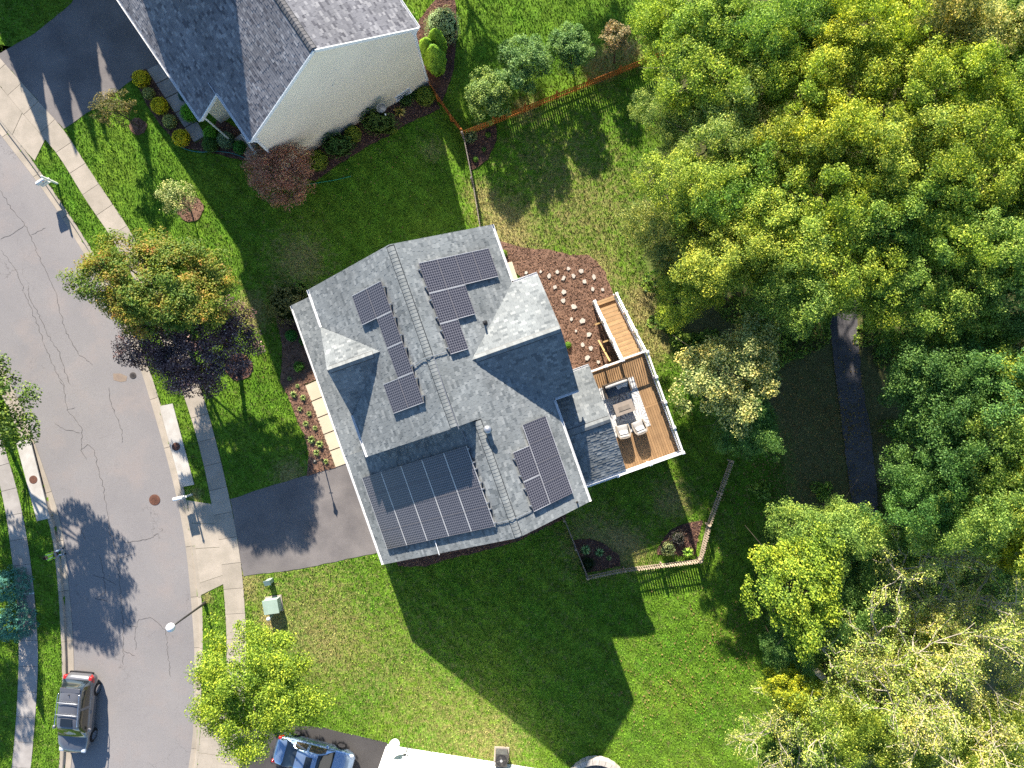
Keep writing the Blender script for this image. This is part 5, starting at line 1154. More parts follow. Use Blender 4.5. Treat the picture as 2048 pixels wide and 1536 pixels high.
def car(label, cat, loc, heading, body, cabin, paint_m, Wd, suv=False, wheel=(1.42, -1.40), wr=.33, name='parked_car'):
    """local x forward. body: x, half width, deck height ; cabin: x, roof height, half width of roof"""
    t = thing(name, label, cat, loc, heading)
    x0, x1 = body[0][0], body[-1][0]; rows = []
    for i in range(33):
        x = x0 + (x1 - x0) * i / 32; hw, zt = interp(body, x)
        zb = .22 + .10 * max(0, (abs(x) - (x1 - .45)) / .45)
        half = [(0, zb), (hw * .80, zb), (hw * .95, zb + .10), (hw, .5), (hw * .995, .66), (hw * .96, zt - .08), (hw * .86, zt - .01), (hw * .55, zt + .025), (0, zt + .035)]
        rows.append([Vector((x, -y, z)) for y, z in half] + [Vector((x, y, z)) for y, z in half[-2:0:-1]] + [Vector((x, -half[0][0], half[0][1]))])
    b = loft(rows).build('body', paint_m, t, True, True)
    # glasshouse as one surface cut into roof, screens and side windows
    cx0, cx1 = cabin[0][0], cabin[-1][0]; ns = 40; G_ = []
    for i in range(ns + 1):
        x = cx0 + (cx1 - cx0) * i / ns; zr, rw = interp(cabin, x); bhw, bz = interp(body, x)
        belt = bz - .04; bw_ = bhw * .93; k = max(0.0, min(1, (zr - belt) / .3))
        rw2 = bw_ + (rw - bw_) * k
        half = [(bw_, belt), (bw_ + (rw2 - bw_) * .5 + .015, belt + (zr - belt) * .5), (rw2, belt + (zr - belt) * .86), (rw2 * .88, belt + (zr - belt) * .97), (rw2 * .45, zr + .012), (0, zr + .02)]
        G_.append([Vector((x, -y, z)) for y, z in half] + [Vector((x, y, z)) for y, z in half[-2::-1]])
    rx0, rx1 = cabin[1][0], cabin[-2][0]
    def part(name_, mat, i0, i1, j0, j1, off=0.0):
        rr = [[p + Vector((0, 0, off)) for p in G_[i][j0:j1 + 1]] for i in range(i0, i1 + 1)]
        if len(rr) < 2: return
        return loft(rr, False).build(name_, mat, t, True, True)
    ix = lambda x: max(0, min(ns, round((x - cx0) / (cx1 - cx0) * ns)))
    a, c = ix(rx0), ix(rx1)
    part('roof', paint_m, a, c, 2, 8, .002); part('rear_window', 'glass', 0, a, 2, 8); part('windshield', 'glass', c, ns, 2, 8)
    part('side_frame', paint_m, 0, ns, 0, 2); part('side_frame', paint_m, 0, ns, 8, 10)
    for s, j0, j1 in ((-1, 0, 2), (1, 8, 10)):
        mid = (a + c) // 2
        for i0, i1 in ((max(3, a - 3), mid - 1), (mid + 1, min(ns - 3, c + 5))):
            rr = [[p + Vector((0, s * .012, 0)) for p in G_[i][j0:j1 + 1]] for i in range(i0, i1 + 1)]
            rr = [[r[0].lerp(r[-1], .12), r[1], r[-1].lerp(r[0], .06)] if s < 0 else [r[0].lerp(r[-1], .06), r[1], r[-1].lerp(r[0], .12)] for r in rr]
            loft(rr, False).build('side_window', 'glass_brown', t, True, True)
    zs = cabin[2][1]
    # wheels
    for wx in wheel:
        for s in (-1, 1):
            R90 = Matrix.Rotation(math.pi / 2, 4, 'X'); yc = s * (Wd / 2 - .10)
            wl = piece('wheel', MB().lathe([(wr * .66, -.1), (wr * .92, -.11), (wr, -.08), (wr, .08), (wr * .92, .11), (wr * .66, .1)], 26, (0, 0, 0), R90).mesh('tyre', 'tyre', True), t, (wx, yc, wr))
            rm = MB(); 
            for k in range(5):
                A = 2 * math.pi * k / 5; d1 = Vector((math.cos(A), 0, math.sin(A)))
                rm.bar(d1 * .03 + Vector((0, s * .085, 0)), d1 * wr * .64 + Vector((0, s * .085, 0)), .05, .02, Vector((0, 1, 0)))
            rm.lathe([(wr * .62, -.02), (wr * .68, -.02), (wr * .68, .02), (wr * .62, .02)], 24, (0, s * .09, 0), R90); rm.lathe([(.055, -.015), (.05, .015)], 12, (0, s * .09, 0), R90)
            rim = rm.build('rim', 'chrome', wl, local=True); MB().lathe([(wr * .64, -.005), (wr * .64, .005)], 20, (0, s * .04, 0), R90).build('brake_disc', 'metal_dark', wl, local=True)
            m = MB(); n = 14
            for k in range(n + 1):
                A = math.pi * k / n; m.v += [(wx + (wr + .05) * math.cos(A), s * (Wd / 2 - .035), wr + (wr + .05) * math.sin(A)), (wx + (wr + .05) * math.cos(A), s * (Wd / 2 + .004), wr + (wr + .05) * math.sin(A)), (wx + (wr - .02) * math.cos(A), s * (Wd / 2 - .0), wr + (wr - .02) * math.sin(A))]
            for k in range(n): m.f += [(3 * k + 1, 3 * k + 2, 3 * k + 5, 3 * k + 4)]
            m.build('wheel_arch', 'black', t, local=True)
    for s in (-1, 1):
        hw, zt = interp(body, x0 + .22); zl = zt - .06
        m = MB(); 
        pts = [(x0 + .03, hw * .62), (x0 + .05, hw * .80), (x0 + .18, hw * .97), (x0 + .45, hw * 1.03)]
        for x, y in pts: hh, zz = interp(body, x); m.v += [(x - .012, s * (y + .008), zz - .10 if x > x0 + .1 else zz - .14), (x - .012, s * (y + .012), zz - .24)]
        for k in range(3): m.f.append((2 * k, 2 * k + 1, 2 * k + 3, 2 * k + 2) if s > 0 else (2 * k + 2, 2 * k + 3, 2 * k + 1, 2 * k))
        m.build('tail_light', 'tail', t, True, True)
        soft(x0 + .05, x0 + .42, min(s * hw * .72, s * hw * .98), max(s * hw * .72, s * hw * .98), zt - .2, zt - .015, .05).build('tail_light', 'tail', t, True, True)
        hw, zt = interp(body, x1 - .3)
        soft(x1 - .5, x1 - .1, min(s * hw * .62, s * hw * .95), max(s * hw * .62, s * hw * .95), zt - .16, zt - .01, .05).build('headlight', 'head', t, True, True)
        hw, zt = interp(body, cx1 - .35)
        soft(cx1 - .62, cx1 - .42, min(s * (hw + .01), s * (hw + .2)), max(s * (hw + .01), s * (hw + .2)), zt - .0, zt + .14, .05).build('wing_mirror', paint_m, t, True, True)
        for xd in (-.05 + (rx0 + rx1) / 2 + .35, (rx0 + rx1) / 2 - .55): 
            hw, zt = interp(body, xd); MB().box(xd, xd + .2, s * (hw - .005) - .02, s * (hw - .005) + .02, zt - .14, zt - .11).build('door_handle', 'chrome', t, local=True)
    MB().box(x0 + .02, x0 + .05, -.26, .26, .62, .75).build('licence_plate', 'white', t, local=True)
    return t, G_, ix
# parked dark SUV at the kerb (rear towards the top of the photo)
bs = [(-2.36, .62, .80), (-2.30, .80, .92), (-2.1, .90, 1.0), (-1.4, .945, 1.03), (0, .95, 1.03), (1.0, .945, 1.02), (1.7, .92, .98), (2.15, .82, .88), (2.36, .60, .72)]
cs = [(-2.12, 1.02, .70), (-1.72, 1.60, .62), (-1.2, 1.68, .63), (0.0, 1.71, .65), (.45, 1.66, .64), (1.25, 1.03, .72)]
hd = math.atan2(-.99, -.085)
t, GG, ix = car('dark grey SUV with roof rails parked at the kerb', 'SUV', (-25.95, -19.62, -.12), hd, bs, cs, 'car_grey', 1.9, True, (1.4, -1.38), .36)
for s in (-1, 1):
    MB().tube([(-1.6, s * .60, 1.62), (-1.45, s * .62, 1.73), (-.6, s * .64, 1.77), (.2, s * .65, 1.77), (.4, s * .64, 1.70)], .022, 8).build('roof_rail', 'chrome', t, True, True)
for x in (-1.05, -.35): MB().tube([(x, -.64, 1.76), (x, -.55, 1.80), (x, .55, 1.80), (x, .64, 1.76)], .022, 8).build('roof_bar', 'metal_grey', t, True, True)
MB().box(-.12, .34, -.34, .34, 1.66, 1.745).build('sunroof', 'glass', t, local=True); MB().lathe([(.03, 1.68), (.025, 1.72), (.008, 1.80)], 8, (-1.5, .0, .0)).build('antenna', 'black', t, local=True)
MB().box(-1.86, -1.62, -.58, .58, 1.60, 1.64).build('spoiler', 'car_grey', t, local=True)
MB().box(-2.40, -2.30, -.7, .7, .48, .60).build('bumper_step', 'black', t, local=True)
# silver sedan on the bottom driveway
bs = [(-2.38, .58, .78), (-2.30, .80, .92), (-2.0, .88, 1.0), (-1.3, .905, 1.0), (0, .915, .96), (1.0, .91, .95), (1.75, .88, .86), (2.2, .76, .74), (2.38, .52, .62)]
cs = [(-1.75, .99, .70), (-.95, 1.38, .56), (-.5, 1.44, .58), (.1, 1.45, .59), (.35, 1.42, .58), (1.2, .97, .70)]
t, GG, ix = car('silver sedan on the shaded bottom driveway under the yellow-green maple', 'car', (-11.79, -22.20, .03), math.atan2(-.265, .964), bs, cs, 'car_silver', 1.83, False, (1.38, -1.42), .33)
MB().box(-.35, .05, -.36, .36, 1.44, 1.487).build('sunroof', 'glass', t, local=True); MB().lathe([(.035, 1.38), (.03, 1.42), (.008, 1.47)], 8, (-.82, 0, 0)).build('antenna', 'black', t, local=True)

# ------------------------------------------------------------------ the person watching the drone
def skin_mesh(name, verts, edges, radii, root, sub=2):
    me = bpy.data.meshes.new(name + '_sk'); me.from_pydata([tuple(v) for v in verts], edges, []); o = bpy.data.objects.new(name + '_sk', me); COL.objects.link(o)
    md = o.modifiers.new('skin', 'SKIN'); md.use_smooth_shade = True
    sv = me.skin_vertices[0].data
    for i, r in enumerate(radii): sv[i].radius = (r, r) if not hasattr(r, '__len__') else r; sv[i].use_root = (i == root)
    sb = o.modifiers.new('sub', 'SUBSURF'); sb.levels = sub; sb.render_levels = sub
    dg = bpy.context.evaluated_depsgraph_get(); ev = o.evaluated_get(dg); m2 = bpy.data.meshes.new_from_object(ev)
    bpy.data.objects.remove(o); return m2
p = G(126, 1103); pr = thing('person', 'person in a high-visibility vest and pale jeans standing at the kerb holding a controller', 'person', (p.x, p.y, .005), math.radians(20))
V = []; E = []; Rr = []
def vtx(co, r, par=None):
    V.append(Vector(co)); Rr.append(r)
    if par is not None: E.append((par, len(V) - 1))
    return len(V) - 1
pel = vtx((0, 0, .95), (.135, .165)); wa = vtx((0, 0, 1.10), (.11, .15), pel); ch = vtx((.01, 0, 1.28), (.125, .175), wa); sh = vtx((0, 0, 1.43), (.085, .15), ch); nk = vtx((.0, 0, 1.52), .058, sh)
h1_ = vtx((.02, 0, 1.60), (.075, .07), nk); h2_ = vtx((.035, 0, 1.68), (.098, .078), h1_); h3_ = vtx((.02, 0, 1.76), (.07, .06), h2_)
for s in (-1, 1):
    hp = vtx((0, s * .095, .88), .095, pel); kn = vtx((.02, s * .13, .50), .068, hp); an = vtx((0, s * .16, .10), .048, kn); ft = vtx((.10, s * .175, .045), .045, an); vtx((.19, s * .185, .035), .036, ft)
    s0 = vtx((0, s * .19, 1.41), .062, sh); el = vtx((.06, s * .25, 1.13), .048, s0); wr_ = vtx((.28, s * .12, 1.08), .036, el); pm = vtx((.34, s * .085, 1.09), .035, wr_)
    for k in range(4): f1 = vtx((.385, s * (.09 - .02 * k), 1.10 - .012 * k), .011, pm); f2 = vtx((.40, s * (.07 - .02 * k), 1.075 - .01 * k), .010, f1); vtx((.385, s * (.055 - .018 * k), 1.06 - .008 * k), .009, f2)
    th = vtx((.35, s * .05, 1.12), .012, pm); vtx((.375, s * .03, 1.125), .010, th)
body = skin_mesh('person', V, E, Rr, pel, 1)
for nm, c in (('skin_tone', (.42, .24, .16)), ('denim', (.24, .33, .46)), ('navy_shirt', (.018, .02, .035)), ('shoe', (.02, .02, .022)), ('hair', (.03, .02, .015)), ('hi_vis', (.55, .95, .08)), ('reflective', (.75, .78, .78))): MAT[nm] = M(nm, c, rough=.85, spec=.15, fine=.06, bump=.0)
for nm in ('skin_tone', 'denim', 'navy_shirt', 'shoe'): body.materials.append(MAT[nm])
vest = MB(); vest.v = [tuple(v.co + v.normal * .016) for v in body.vertices]; vs_ = []
for f in body.polygons:
    c = f.center; f.use_smooth = True
    if c.z < .09: f.material_index = 3
    elif c.z < .97: f.material_index = 1
    elif c.z < 1.49 and (abs(c.y) < .3 and c.x < .12 or c.z > 1.25): f.material_index = 2
    else: f.material_index = 0
    if 1.0 < c.z < 1.47 and abs(c.y) < .215 and c.x < .2 and not (c.x > .05 and abs(c.y) < .045): vs_.append(tuple(f.vertices))
vest.f = vs_
bo = bpy.data.objects.new('body', body); COL.objects.link(bo); bo.parent = pr
vo = vest.build('vest', 'hi_vis', pr, True, True); so_ = vo.modifiers.new('th', 'SOLIDIFY'); so_.thickness = .008
for s in (-1, 1):
    MB().tube([(.15, s * .10, 1.02), (.165, s * .10, 1.25), (.10, s * .105, 1.44), (.0, s * .11, 1.485), (-.10, s * .11, 1.43), (-.145, s * .1, 1.2)], .018, 6).build('reflective_stripe', 'reflective', pr, True, True)
hm = MB(); 
for i in range(6):
    for k in range(14):
        a = 2 * math.pi * k / 14; ph = math.pi / 2 * i / 5; r = math.cos(ph); hm.v.append((.012 + .098 * r * math.cos(a) - .012, .086 * r * math.sin(a), 1.70 + .105 * math.sin(ph)))
for i in range(5):
    for k in range(14): hm.f.append((i * 14 + k, i * 14 + (k + 1) % 14, (i + 1) * 14 + (k + 1) % 14, (i + 1) * 14 + k))
hm.build('hair', 'hair', pr, True, True)
for s in (-1, 1):
    MB().lathe([(.012, -.006), (.012, .006), (.002, .01)], 8, (.118, s * .032, 1.69), Matrix.Rotation(math.pi / 2, 4, 'Y')).build('eye', 'black', pr, local=True); soft(-.0, .035, s * .088 - .012, s * .088 + .012, 1.655, 1.715, .012).build('ear', 'skin_tone', pr, True, True)
soft(.115, .148, -.014, .014, 1.645, 1.69, .012).build('nose', 'skin_tone', pr, True, True); soft(.108, .124, -.025, .025, 1.618, 1.630, .006).build('mouth', 'tail', pr, True, True)
ct = MB().box(-.06, .06, -.10, .10, -.02, .02); q = Matrix.Translation(Vector((p.x, p.y, .005))) @ Matrix.Rotation(math.radians(20), 4, 'Z') @ Matrix.Translation((.375, 0, 1.10)) @ Matrix.Rotation(-.5, 4, 'Y')
ct.v = [tuple(q @ Vector(v)) for v in ct.v]; tag(ct.build('drone_controller', 'black'), 'small dark drone controller held by the person at the kerb', 'remote control')
# ------------------------------------------------------------------ vegetation
def leaves(name, C, Nrm, size, mat, aspect=.62, fold=.18, rng=RNG):
    n = len(C); Nrm = Nrm / np.linalg.norm(Nrm, axis=1, keepdims=True)
    t = rng.normal(size=(n, 3)); t -= (t * Nrm).sum(1, keepdims=True) * Nrm; t /= np.linalg.norm(t, axis=1, keepdims=True) + 1e-9
    b = np.cross(Nrm, t); s = np.asarray(size).reshape(-1, 1) * np.ones((n, 1))
    V = np.stack([C - t * s * .5, C + b * s * .5 * aspect + Nrm * s * fold * .4 + t * s * .05, C + t * s * .5 - Nrm * s * fold * .3, C - b * s * .5 * aspect + Nrm * s * fold * .4 + t * s * .05], 1)
    return rawmesh(name, V.reshape(-1, 3), np.arange(4 * n).reshape(-1, 4), mat)
def crown(rng, n, R, ncl, rc=(.22, .40), flat=.6, low=-.45, hole=.0, lumpy=.35):
    """leaf centres and normals of a crown built of overlapping sprays on an uneven dome"""
    d = rng.normal(size=(ncl, 3)); d /= np.linalg.norm(d, axis=1, keepdims=True); d[:, 2] = np.where(d[:, 2] < low, -d[:, 2], d[:, 2])
    az = np.arctan2(d[:, 1], d[:, 0]); ph = rng.uniform(0, 6.28, 4)
    lob = 1 + lumpy * (.5 * np.sin(2 * az + ph[0]) + .5 * np.sin(3 * az + ph[1]) + .4 * np.sin(5 * az + ph[2])) * .5
    rad = (.35 + .62 * rng.random(ncl) ** .55) * lob
    cc = d * rad[:, None]; rcl = rng.uniform(*rc, ncl)
    w_ = rcl ** 2; pick = rng.choice(ncl, n, p=w_ / w_.sum())
    o = rng.normal(size=(n, 3)); o /= np.linalg.norm(o, axis=1, keepdims=True); rr = rng.random(n) ** .45
    off = o * (rr * rcl[pick])[:, None]; off[:, 2] *= flat
    C = (cc[pick] + off)
    nr = o * .45 + np.array([-.10, .40, .62]) + d[pick] * .3 + rng.normal(size=(n, 3)) * .6
    return C * np.array(R), nr
def trunk_mesh(name, hc, R, rng, mat='bark', r0=.16, nl=7):
    m = MB(); bend = rng.uniform(-.25, .25, 2)
    top = Vector((bend[0] * .4, bend[1] * .4, hc + R[2] * .35)); mid = Vector((bend[0], bend[1], hc * .5))
    m.tube([(0, 0, -.3), (0, 0, .15), mid, top.lerp(mid, .35), top], [r0 * 1.5, r0 * 1.1, r0 * .85, r0 * .55, r0 * .15], 8)
    for k in range(nl):
        a = 2.4 * k + rng.uniform(-.4, .4); f = rng.uniform(.25, .8); s = mid.lerp(top, f); L = rng.uniform(.55, .9)
        e = Vector((math.cos(a) * R[0] * L, math.sin(a) * R[1] * L, hc + R[2] * rng.uniform(-.25, .45))); q = s.lerp(e, .5) + Vector((0, 0, .12 * R[2]))
        m.tube([s, q, e], [r0 * .42, r0 * .26, r0 * .06], 6)
        for j in range(3):
            s2 = q.lerp(e, rng.uniform(0, .7)); e2 = s2 + Vector((rng.normal() * .35 * R[0], rng.normal() * .35 * R[1], abs(rng.normal()) * .3 * R[2])); m.tube([s2, e2], [r0 * .16, r0 * .04], 5)
    return m.mesh(name, mat, True)
# woodland kinds, built once at a nominal size
NOM_R = (2.5, 2.5, 2.1); NOM_H = 6.0
BROAD = []
for k in range(7):
    rng = np.random.default_rng(100 + k)
    C, nr = crown(rng, 44000, NOM_R, 170 + 20 * k, (.08, .24), .5, -.3, lumpy=.7); C[:, 2] += NOM_H
    BROAD.append((leaves('crown_broad', C, nr, rng.uniform(.05, .115, len(C)), 'leaf', rng=rng), trunk_mesh('trunk_broad', NOM_H, NOM_R, rng)))
def put_tree(name, label, px, py, zc, rpx, mesh_pair, color=(1, 1, 1), ry=None, rz=None, group=None, cat='tree', nomR=2.5, nomH=NOM_H, lean=.75):
    c = P(px, py, zc); g = terr(c.x, c.y); r = rpx * (H - zc) / F; s = r / nomR; s2 = (ry * (H - zc) / F) / nomR if ry else s
    b = P(px, py, zc * .5).lerp(G(px, py), lean); g = terr(b.x, b.y); sz = (zc - g) / nomH; off = Vector((c.x - b.x, c.y - b.y, 0))
    t = thing(name, label, cat, (b.x, b.y, g), 0, group)
    rot = random.uniform(0, 6.28) if rz is None else rz
    if ry: rot = 0 if rz is None else rz
    o = piece('crown', mesh_pair[0], t, tuple(off), (0, 0, rot), (s, s2, sz)); o.color = (*color, 1)
    e_ = (Vector((0, 0, 1)).rotation_difference(Vector((off.x, off.y, zc - g))).to_matrix() @ Matrix.Rotation(rot, 3, 'Z')).to_euler()
    o = piece('trunk', mesh_pair[1], t, (0, 0, 0), tuple(e_), (s, s2, sz)); return t
YG = (.245, .28, .043); BY = (.30, .325, .047); MG = (.19, .25, .05); DG = (.14, .2, .05); OL = (.225, .245, .07); TN = (.31, .28, .10); BG = (.095, .165, .042)
WT = [(1338,70,5.5,72,YG,'yellow-green edge tree above the end of the orange fence'),(1420,40,9,84,MG,'mid-green tree at the top edge, beside the fence-end tree'),(1410,150,9,92,YG,'bushy yellow-green tree just past the orange fence end'),(1352,235,4.5,62,OL,'olive tree bulging over the lawn below the orange fence'),(1445,270,8,82,OL,'olive tree behind the lawn bulge, tangled with dead twigs'),(1515,95,10,84,MG,'mid-green tree in the top woods with bare grey twigs'),(1600,45,9,80,DG,'dark tree at the top edge between paler crowns'),(1575,185,10,84,YG,'yellow-green tree inland of the orange fence'),(1660,140,11,84,BY,'bright yellow tree near the top of the woods'),(1745,70,12,94,BY,'large bright yellow-green crown at the top edge'),(1850,45,11,84,TN,'tan-tinged crown at the top edge of the woods'),(1940,95,10,84,TN,'thin brownish tree near the top corner'),(2020,50,9,78,DG,'dark green tree filling the top corner'),(2035,170,10,72,MG,'mid-green tree at the side edge below the top corner'),(1765,185,12,92,BY,'broad sunlit yellow crown in the upper woods'),(1862,195,12,90,YG,'yellow-green crown beside the broad sunlit one'),(1955,255,11,86,YG,'yellow-green crown near the side edge'),(1665,285,11,94,BY,'bright crown over the middle of the upper woods'),(1762,315,12,94,YG,'rounded yellow-green crown in the heart of the woods'),(1862,335,12,92,YG,'yellow-green crown deeper towards the side edge'),(1962,365,11,92,YG,'leafy crown at mid height by the side edge'),(2045,310,10,70,MG,'half-hidden green crown on the side edge'),(1560,325,10,84,YG,'yellow-green crown above the orange-speckled one'),(1478,395,9,86,MG,'mid-green crown behind the lawn-edge trees'),(1385,385,8,80,YG,'yellow-green crown spreading over the upper lawn edge'),(1348,480,4.5,74,OL,'olive crown at the lawn edge above the stairs'),(1445,515,9,90,YG,'orange-speckled yellow crown beyond the stairs'),(1545,455,10,94,YG,'yellow-green crown in the middle row of the woods'),(1652,425,11,94,YG,'sunlit crown above the start of the footpath'),(1752,455,11,92,MG,'mid-green crown over the hidden footpath'),(1855,465,11,92,YG,'yellowish crown inland of the footpath'),(1962,500,11,94,MG,'large mid-green crown by the side edge'),(2045,455,10,74,MG,'green crown cut by the side edge'),(1575,565,9,86,MG,'shaded crown just before the footpath opening'),(1685,560,10,94,YG,'crown overhanging the visible end of the footpath'),(1795,565,9,84,MG,'mid-green crown past the footpath opening'),(1905,600,9,90,MG,'shaded crown above the dark hollow'),(2025,610,9,86,DG,'dark crown beside the hollow at the side edge'),
 (1385,565,4,70,YG,'low yellow-green tree casting shade on the stair lawn'),
 (1845,765,8,88,BG,'deep green crown beside the footpath bend'),(1950,760,8,90,BG,'deep green crown further in from the footpath'),(2035,790,9,78,YG,'yellowing crown at the side edge by the footpath'),(1870,885,8,90,BG,'rounded green crown across the footpath from the lawn'),(1975,900,9,98,MG,'wide green crown at the side edge below the yellowing one'),(1845,985,7,78,BG,'low green crown by the lower footpath'),(1925,1020,8,90,MG,'green crown above the pale half-bare tree'),(2035,1000,9,84,YG,'yellow-green crown on the side edge above the half-bare tree'),(1720,1090,4,66,BG,'low dark bush-like tree over the end of the footpath'),(1640,1075,5,84,MG,'green tree standing at the lower end of the footpath'),(1690,1215,4,74,BG,'dark low tree between the yellow-green tree and half-bare tree')]
for k, (px, py, z, r, col, lab) in enumerate(WT):
    q_ = random.uniform(.9, 1.12); j = [q_ * random.uniform(.95, 1.05) for _ in range(3)]
    put_tree('woodland_tree', lab, px, py, (6.3 + .3 * (z - 9)) if z > 6 else z * .8, r * 1.12, BROAD[k % 7], tuple(c * q for c, q in zip(col, j)), group='trees of the wood')
# layered yellow-green understorey tree
rng = np.random.default_rng(5); C, nr = crown(rng, 24000, (2.6, 3.0, 1.6), 150, (.10, .24), .22, -.2, lumpy=.6); C[:, 2] += 5
UND = (leaves('crown_layered', C, nr, rng.uniform(.07, .15, len(C)), 'leaf', rng=rng), trunk_mesh('trunk_layered', 5, (2.6, 3, 1.6), rng))
put_tree('layered_tree', 'yellow-green layered tree on the lawn edge above the half-bare tree', 1590, 1170, 5, 88, UND, (.22, .27, .032), ry=118, nomR=2.6, nomH=5, rz=.25)
put_tree('layered_tree', 'pale dusty-leaved tree leaning over the deck railing', 1458, 748, 5, 102, UND, (.34, .32, .14), ry=100, nomR=2.6, nomH=5, rz=.4)
put_tree('layered_tree', 'low green tree under the dusty one by the pale fence', 1490, 850, 4, 70, BROAD[2], BG)
put_tree('layered_tree', 'small golden tree on the lawn edge near the bottom', 1575, 1375, 4, 48, UND, (.30, .30, .025), nomR=2.6, nomH=5)
put_tree('layered_tree', 'low green tree under the half-bare trees at the bottom', 1660, 1440, 4, 90, BROAD[4], YG)
put_tree('layered_tree', 'yellow-green tree in the bottom woods behind bare branches', 1790, 1480, 3.5, 100, BROAD[1], YG)
put_tree('layered_tree', 'green tree filling the bottom corner under bare branches', 1950, 1500, 3.5, 110, BROAD[3], YG)
put_tree('layered_tree', 'olive tree under the large half-bare tree', 1850, 1300, 3, 95, BROAD[5], YG)
put_tree('layered_tree', 'golden tree at the side edge beside the half-bare tree', 2020, 1090, 5, 60, UND, (.32, .31, .03), nomR=2.6, nomH=5)
put_tree('layered_tree', 'small dark tree on the lawn edge below the yellow-green tree', 1570, 1290, 3, 50, BROAD[6], BG)

# half-bare pale trees: a real branching skeleton with sparse small leaves at the tips
def bare_tree(seed, Ht, spread, nleaf):
    rng = np.random.default_rng(seed); m = MB(); tips = []
    def grow(p, d, L, r, lv):
        q = p + d * L * .5 + Vector(rng.normal(size=3)) * L * .06; e = p + d * L + Vector(rng.normal(size=3)) * L * .10
        m.tube([p, q, e], [r, r * .82, r * .62], 6 if lv < 2 else 4, caps=False)
        if lv >= 2: tips.append((q, d)); tips.append((e, d))
        if lv == 5: return
        for k in range(3 if lv < 4 else 2):
            nd = (d + Vector(rng.normal(size=3)) * (.50 + .06 * lv) + Vector((0, 0, .10))).normalized(); nd = Vector((nd.x * spread, nd.y * spread, nd.z)).normalized()
            grow(e if k else q.lerp(e, .6), nd, L * rng.uniform(.62, .82), max(r * .66, .014), lv + 1)
    base = Vector((0, 0, -.3)); st = Vector((0, 0, Ht * .30)); m.tube([base, st * .5, st], [.26, .2, .17], 8)
    for k in range(5):
        a = 2 * math.pi * k / 5 + rng.uniform(-.3, .3); grow(st, Vector((math.cos(a) * .8, math.sin(a) * .8, .9)).normalized(), Ht * .26, .11, 1)
    T = np.array([tuple(p) for p, d in tips]); pk = rng.integers(0, len(T), nleaf); C = T[pk] + rng.normal(size=(nleaf, 3)) * .16
    nr = rng.normal(size=(nleaf, 3)) * .7 + np.array([0, 0, .6])
    return leaves('crown_sparse', C, nr, rng.uniform(.06, .13, nleaf), 'leaf', rng=rng), m.mesh('trunk_pale', 'bark_pale', True)
B1, B2 = bare_tree(11, 10.5, 1.35, 24000), bare_tree(12, 10.5, 1.35, 26000)
def put_bare(px, py, zc, s, rot, pair, col, lab):
    c = P(px, py, zc); g = terr(c.x, c.y); t = thing('half_bare_tree', lab, 'tree', (c.x, c.y, g), rot, 'half-bare trees', (s, s, s))
    o = piece('crown', pair[0], t); o.color = (*col, 1); piece('trunk', pair[1], t)
put_bare(1890, 1200, 5, .95, .3, B1, (.40, .40, .11), 'large half-bare tree with pale branches and small yellow leaves')
put_bare(1725, 1430, 5, .95, 2.1, B2, (.34, .37, .09), 'half-bare tree with tangled grey branches at the bottom edge')
put_bare(1930, 1420, 5, .95, 4.0, B1, (.42, .39, .13), 'half-bare tree in the bottom corner with a pale leaning trunk')
put_bare(1530, 85, 5, .62, 1.0, B2, (.16, .17, .06), 'thin dead-looking tree in the top woods')
put_bare(2010, 1260, 5, .85, 5.2, B2, (.42, .39, .13), 'half-bare tree on the side edge with dense pale twigs')
put_bare(1820, 1330, 4.5, .8, 1.7, B2, (.38, .37, .12), 'half-bare tree between the two large pale ones')
put_bare(1640, 1490, 4.5, .75, 3.3, B1, (.34, .34, .10), 'half-bare tree nearest the lawn at the bottom edge')
put_bare(1930, 110, 5.5, .62, .4, B1, (.30, .25, .12), 'brownish half-bare tree near the top corner')
put_bare(1375, 375, 5, .45, 2.4, B2, (.2, .2, .07), 'grey twiggy tree at the lawn edge below the fence end')

# street and garden trees
def unique_tree(name, label, px, py, zc, R, n, ncl, mat, seed, base_px=None, color=(1, 1, 1), leaf=(.10, .19), flat=.5, bark='bark', rot=0.0, rc=(.13, .24), lumpy=.4, r0=.14):
    rng = np.random.default_rng(seed); c = P(px, py, zc); b = G(*base_px) if base_px else Vector((c.x, c.y, terr(c.x, c.y)))
    C, nr = crown(rng, n, R, ncl, rc, flat, -.4, lumpy=lumpy); cr, sr = math.cos(rot), math.sin(rot)
    C = np.stack([C[:, 0] * cr - C[:, 1] * sr, C[:, 0] * sr + C[:, 1] * cr, C[:, 2]], 1)
    off = Vector((c.x - b.x, c.y - b.y, zc - b.z)); C = C + np.array(off)
    t = thing(name, label, 'tree', b)
    o = piece('crown', leaves('crown_' + name, C, nr, rng.uniform(*leaf, n), mat, rng=rng), t); o.color = (*color, 1)
    m = MB(); top = off + Vector((0, 0, R[2] * .3)); mid = Vector((off.x * .35, off.y * .35, off.z * .45))
    m.tube([(0, 0, -.1), (0, 0, .1), mid, top], [r0 * 1.4, r0, r0 * .8, r0 * .15], 8)
    for k in range(10):
        a = 2.4 * k; s = mid.lerp(top, rng.uniform(0, .7)); ex, ey = R[0] * math.cos(a) * .8, R[1] * math.sin(a) * .8
        e = off + Vector((ex * cr - ey * sr, ex * sr + ey * cr, R[2] * rng.uniform(-.2, .4))); m.tube([s, s.lerp(e, .5) + Vector((0, 0, .15)), e], [r0 * .4, r0 * .25, r0 * .05], 6)
    piece('trunk', m.mesh('trunk', bark, True), t); return t
unique_tree('maple_tree', 'large street maple with leaves turning orange', 316, 568, 5.4, (4.25, 2.9, 2.0), 56000, 280, 'leaf_orange', 63, (352, 628), lumpy=.32, leaf=(.08, .15), rc=(.09, .2))
